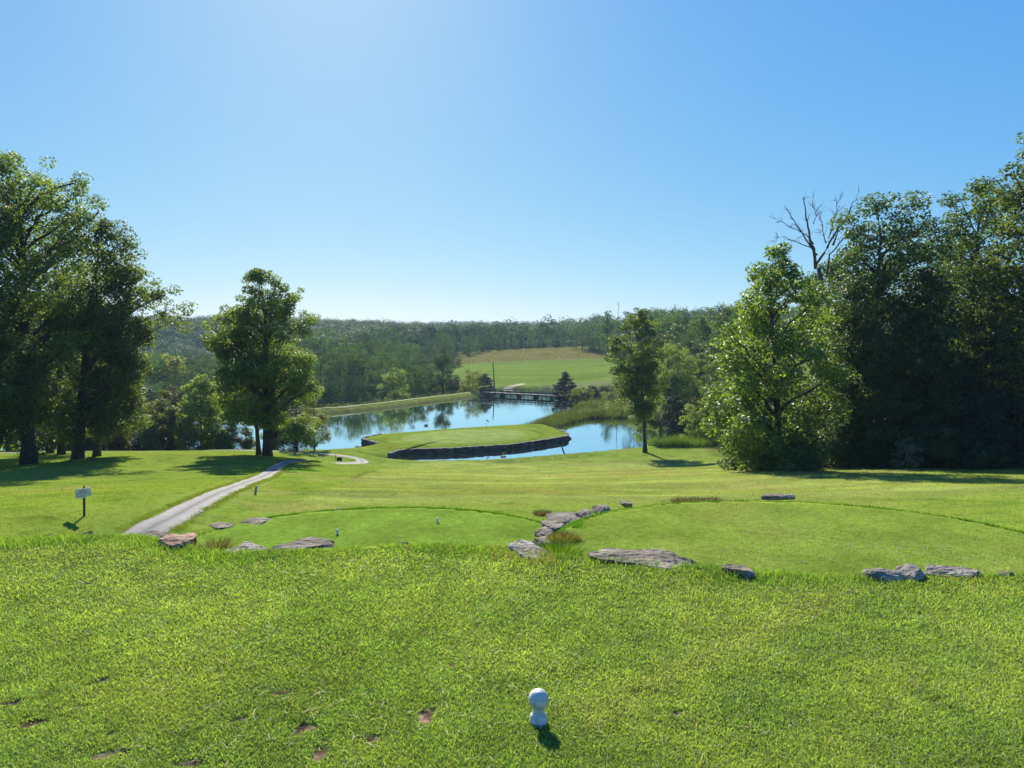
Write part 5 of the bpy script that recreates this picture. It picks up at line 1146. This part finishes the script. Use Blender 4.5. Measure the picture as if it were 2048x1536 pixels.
def flagstick():
    x, y = -4.2, 122.7; z = IZ + .38; r = empty('flagstick', (x, y, z), 'thin golf flagstick with a small limp flag on the island green', 'flagstick')
    p = MB(); p.tube([(0, 0, -.1), (0, 0, 1.05)], .022, 8); p.build('pole', simple_mat('pole_yellow', (.45, .42, .20), None, .5), r)
    p = MB(); p.tube([(0, 0, 1.05), (0, 0, 2.2)], .020, 8); p.build('upper_pole', M_WHITE, r)
    f = MB(); V = []; n = 8
    for i in range(n):
        a = i / (n - 1); xx = a * .42; yy = .05 * math.sin(a * 7); V += [(xx, yy, 2.18 - a * .30), (xx, yy + .01, 2.18 - a * .30 - .30 * (1 - a * .45))]
    F = [(2 * i, 2 * i + 1, 2 * i + 3, 2 * i + 2) for i in range(n - 1)]; f.add(V, F)
    m = simple_mat('flag_cloth', (.70, .70, .68), (.05, .05, .06), .8, 3.2); f.build('flag', m, r)
flagstick()
def stand_post(px, v0, v1, Y, label, w, lean, mat, name='post', cat='post'):
    s = Y / F_PX; x = (px - CX) * s; z = H1(x, Y); h = (v1 - v0) * s; mb = MB()
    mb.tube([(0, 0, -.3), (lean * h, 0, h * .97), (lean * h * 1.01, 0, h)], [w, w * .95, w * .6], 10); o = mb.build(name, mat, None, True, (x, Y, max(z, ZW - .3))); tag(o, label, cat)
stand_post(1131, 897, 911, 106.5, 'dark post leaning left out of the near edge of the pond', .11, -.48, M_IRON)
xa, ya, _ = at(502.5, 988, 20, 80)
stand_post(502.5, 971, 988, ya, 'short grey green stake leaning beside the cart path', .05, .32, simple_mat('stake_grey', (.16, .20, .18), (.26, .30, .27), .6, 9))
stand_post(668, 918, 931, 90, 'thin dark stake inside the bend of the cart path', .03, 0, M_IRON)
def box_bench():
    x, y = (676 - CX) / F_PX * 90, 90; z = H1(x, y); r = empty('bench', (x, y, z), 'low dark wooden bench inside the bend of the cart path', 'bench')
    m = MB(); m.box((0, 0, .47), (.66, .34, .05)); m.build('seat', M_GREYWOOD, r)
    m = MB(); m.box((0, .155, .22), (.58, .03, .42)); m.build('back_panel', M_DARKWOOD, r)
    for sx in (-1, 1):
        m = MB(); m.box((sx * .27, 0, .2), (.06, .28, .5)); m.build('leg', M_DARKWOOD, r)
box_bench()
def pole():
    Y = 239; x = (989.5 - CX) / F_PX * Y; z = H1(x, Y); mb = MB(); h = vz(724, Y) - z
    mb.tube([(0, 0, -.5), (-.35, 0, h * .6), (-.6, 0, h)], [.2, .17, .14], 10); o = mb.build('utility_pole', M_DARKWOOD, None, True, (x, Y, z)); tag(o, 'bare dark utility pole leaning slightly beside the footbridge', 'utility pole')
pole()
def bridge():
    A = np.array([-8.3, 220.0]); B = np.array([12.2, 206.0]); d = B - A; L = np.linalg.norm(d); d /= L; nrm = np.array([-d[1], d[0]]); zd = ZW + .95; ang = math.atan2(d[1], d[0])
    r = empty('footbridge', (*A, ZW), 'dark wooden footbridge with post and rail sides at the end of the lake', 'bridge')
    P = lambda u, s, z: (d[0] * u + nrm[0] * s, d[1] * u + nrm[1] * s, z - ZW)
    m = MB(); rng = np.random.default_rng(2)
    for i in range(int(L / .16)): m.box(P(.08 + i * .16, 0, zd), (.15, 2.2, .05), ang, .004, rng)
    m.build('deck', M_GREYWOOD, r)
    for s in (-1, 1):
        m = MB(); m.box(P(L / 2, s * 1.02, zd - .16), (L, .09, .26), ang); m.build('beam', M_DARKWOOD, r)
        m = MB(); m.box(P(L / 2, s * 1.10, zd + 1.02), (L, .16, .10), ang); m.build('handrail', M_DARKWOOD, r)
        m = MB(); m.box(P(L / 2, s * 1.05, zd + .45), (L, .05, .17), ang); m.build('mid_rail', M_DARKWOOD, r)
        for k in range(11):
            m = MB(); m.box(P(.25 + k * (L - .5) / 10, s * 1.13, zd + .1), (.15, .14, 2.0 if True else 1), ang); m.build('post', M_DARKWOOD, r)
        # the short rail running down to the dam
        m = MB(); m.tube([P(-6, s * 1.0 - .9, zd + .25), P(-3, s * 1.05 - .4, zd + .72), P(0, s * 1.1, zd + 1.02)], .065, 6); m.build('ramp_rail', M_DARKWOOD, r)
        for u in (-5.6, -3.6, -1.8):
            m = MB(); t_ = u / -6; m.box(P(u, s * 1.05 - .8 * t_, zd + .1 + .1 * (1 - t_)), (.14, .14, 1.3), ang); m.build('ramp_post', M_DARKWOOD, r)
    for k in range(5):
        m = MB(); m.box(P(1.2 + k * (L - 2.4) / 4, 0, zd - .9), (.2, 2.3, 1.1), ang); m.build('pier', M_DARKWOOD, r)
    m = MB(); m.tube([P(-7, -.6, zd - .55), P(-3, -.2, zd - .25), P(0, 0, zd - .02)], .01, 4)
bridge()
def goose(x, y, label, rz, seed):
    r = empty('goose', (x, y, ZW), label, 'goose'); b = MB()
    q = np.linspace(0, 1, 9); b.tube(np.c_[-.42 + q * .84, q * 0, .09 + .06 * np.sin(q * 3.1) + .05 * (q < .15)], .02 + .13 * np.sin(np.clip(q, .03, .97) * math.pi) ** .7, 10)
    b.tube([(.30, 0, .16), (.38, 0, .24), (.42, 0, .30), (.50, 0, .31), (.56, 0, .30)], [.06, .04, .035, .045, .012], 8)
    o = b.build('body', simple_mat('goose_feather', (.05, .045, .04), (.13, .11, .09), .8, 6), r, True)
    t = MB(); t.tube([(-.30, 0, .15), (-.42, 0, .17), (-.52, 0, .17)], [.09, .07, .02], 8); t.build('tail', M_WHITE, r, True); r.rotation_euler = (0, 0, rz)
x, y = (851 - CX) / F_PX * 142, 142; goose(x, y, 'dark goose with a pale rump resting on the lake behind the green', .2, 1)
def stump_island():
    Y = 104.2; x = (1007 - CX) / F_PX * Y; r = empty('sprouting_stump', (x, Y, ZW), 'dark stump with green sprouts poking out of the narrow channel', 'stump')
    obj('stump', rock_mesh('stump', .42, .25, .16, 9, M_DARKWOOD), r)
    rng = np.random.default_rng(3); VV = []
    for a, h in ((-.12, .5), (.02, .38), (.16, .52), (.1, .3)):
        c = np.array([a, 0, h * .6 + .1]); P = c + rng.normal(size=(34, 3)) * np.array([.05, .05, h * .28]); V, F = leaf_faces(P, P * 0, rng, .4, .09, .5); VV.append(V)
    V = np.concatenate(VV); obj('sprouts', mesh_np('sprouts', V, [np.arange(len(V)).reshape(-1, 4)], M_YELLOW, attrs={'lv': rng.random(len(V))}), r)
stump_island()
x, y, z = at(1500, 944, 40, 80); 
def soil_patch(x, y, rx, ry, label, seed):
    rng = np.random.default_rng(seed); n = 40; a = np.linspace(0, 2 * math.pi, n, endpoint=False); V = []
    for s in (1.0, .66, .33):
        rad = s * (1 + .22 * np.sin(a * 3 + seed) + .12 * np.sin(a * 7 + 1)); qx, qy = x + rx * rad * np.cos(a), y + ry * rad * np.sin(a); V.append(np.c_[qx, qy, H(qx, qy) + .012 + .05 * (1 - s)])
    V.append([[x, y, H1(x, y) + .075]]); V = np.vstack(V); F = [np.stack([i * n + np.arange(n), i * n + (np.arange(n) + 1) % n, (i + 1) * n + (np.arange(n) + 1) % n, (i + 1) * n + np.arange(n)], 1) for i in range(2)]
    T = np.stack([2 * n + np.arange(n), 2 * n + (np.arange(n) + 1) % n, np.full(n, 3 * n)], 1)
    me = mesh_np('mulch_patch', V, F + [T], M_MULCH, smooth=True); tag(obj('mulch_patch', me), label, 'mulch', kind='structure')
M_MULCH = simple_mat('wood_mulch', (.14, .10, .055), (.30, .23, .13), .95, 9, .8, .1)
soil_patch(x, y, 1.6, 1.5, 'tan bare patch by the foot of the glittering tree', 2)

# ------------------------------------------------------------------ haze
def haze():
    mb = MB(); mb.box((0, 0, 15), (11600, 11600, 112)); m = bpy.data.materials.new('haze_air'); m.use_nodes = True; nt = m.node_tree; nt.nodes.clear()
    o = nt.nodes.new('ShaderNodeOutputMaterial'); v = nt.nodes.new('ShaderNodeVolumePrincipled'); v.inputs['Color'].default_value = (.50, .74, 1.0, 1); v.inputs['Density'].default_value = HAZE_DENSITY
    v.inputs['Anisotropy'].default_value = .2; nt.links.new(v.outputs[0], o.inputs['Volume'])
    h = mb.build('haze', m); tag(h, 'thin summer haze over the valley', 'haze', kind='stuff'); h.display_type = 'WIRE'
HAZE_DENSITY = .00013
haze()
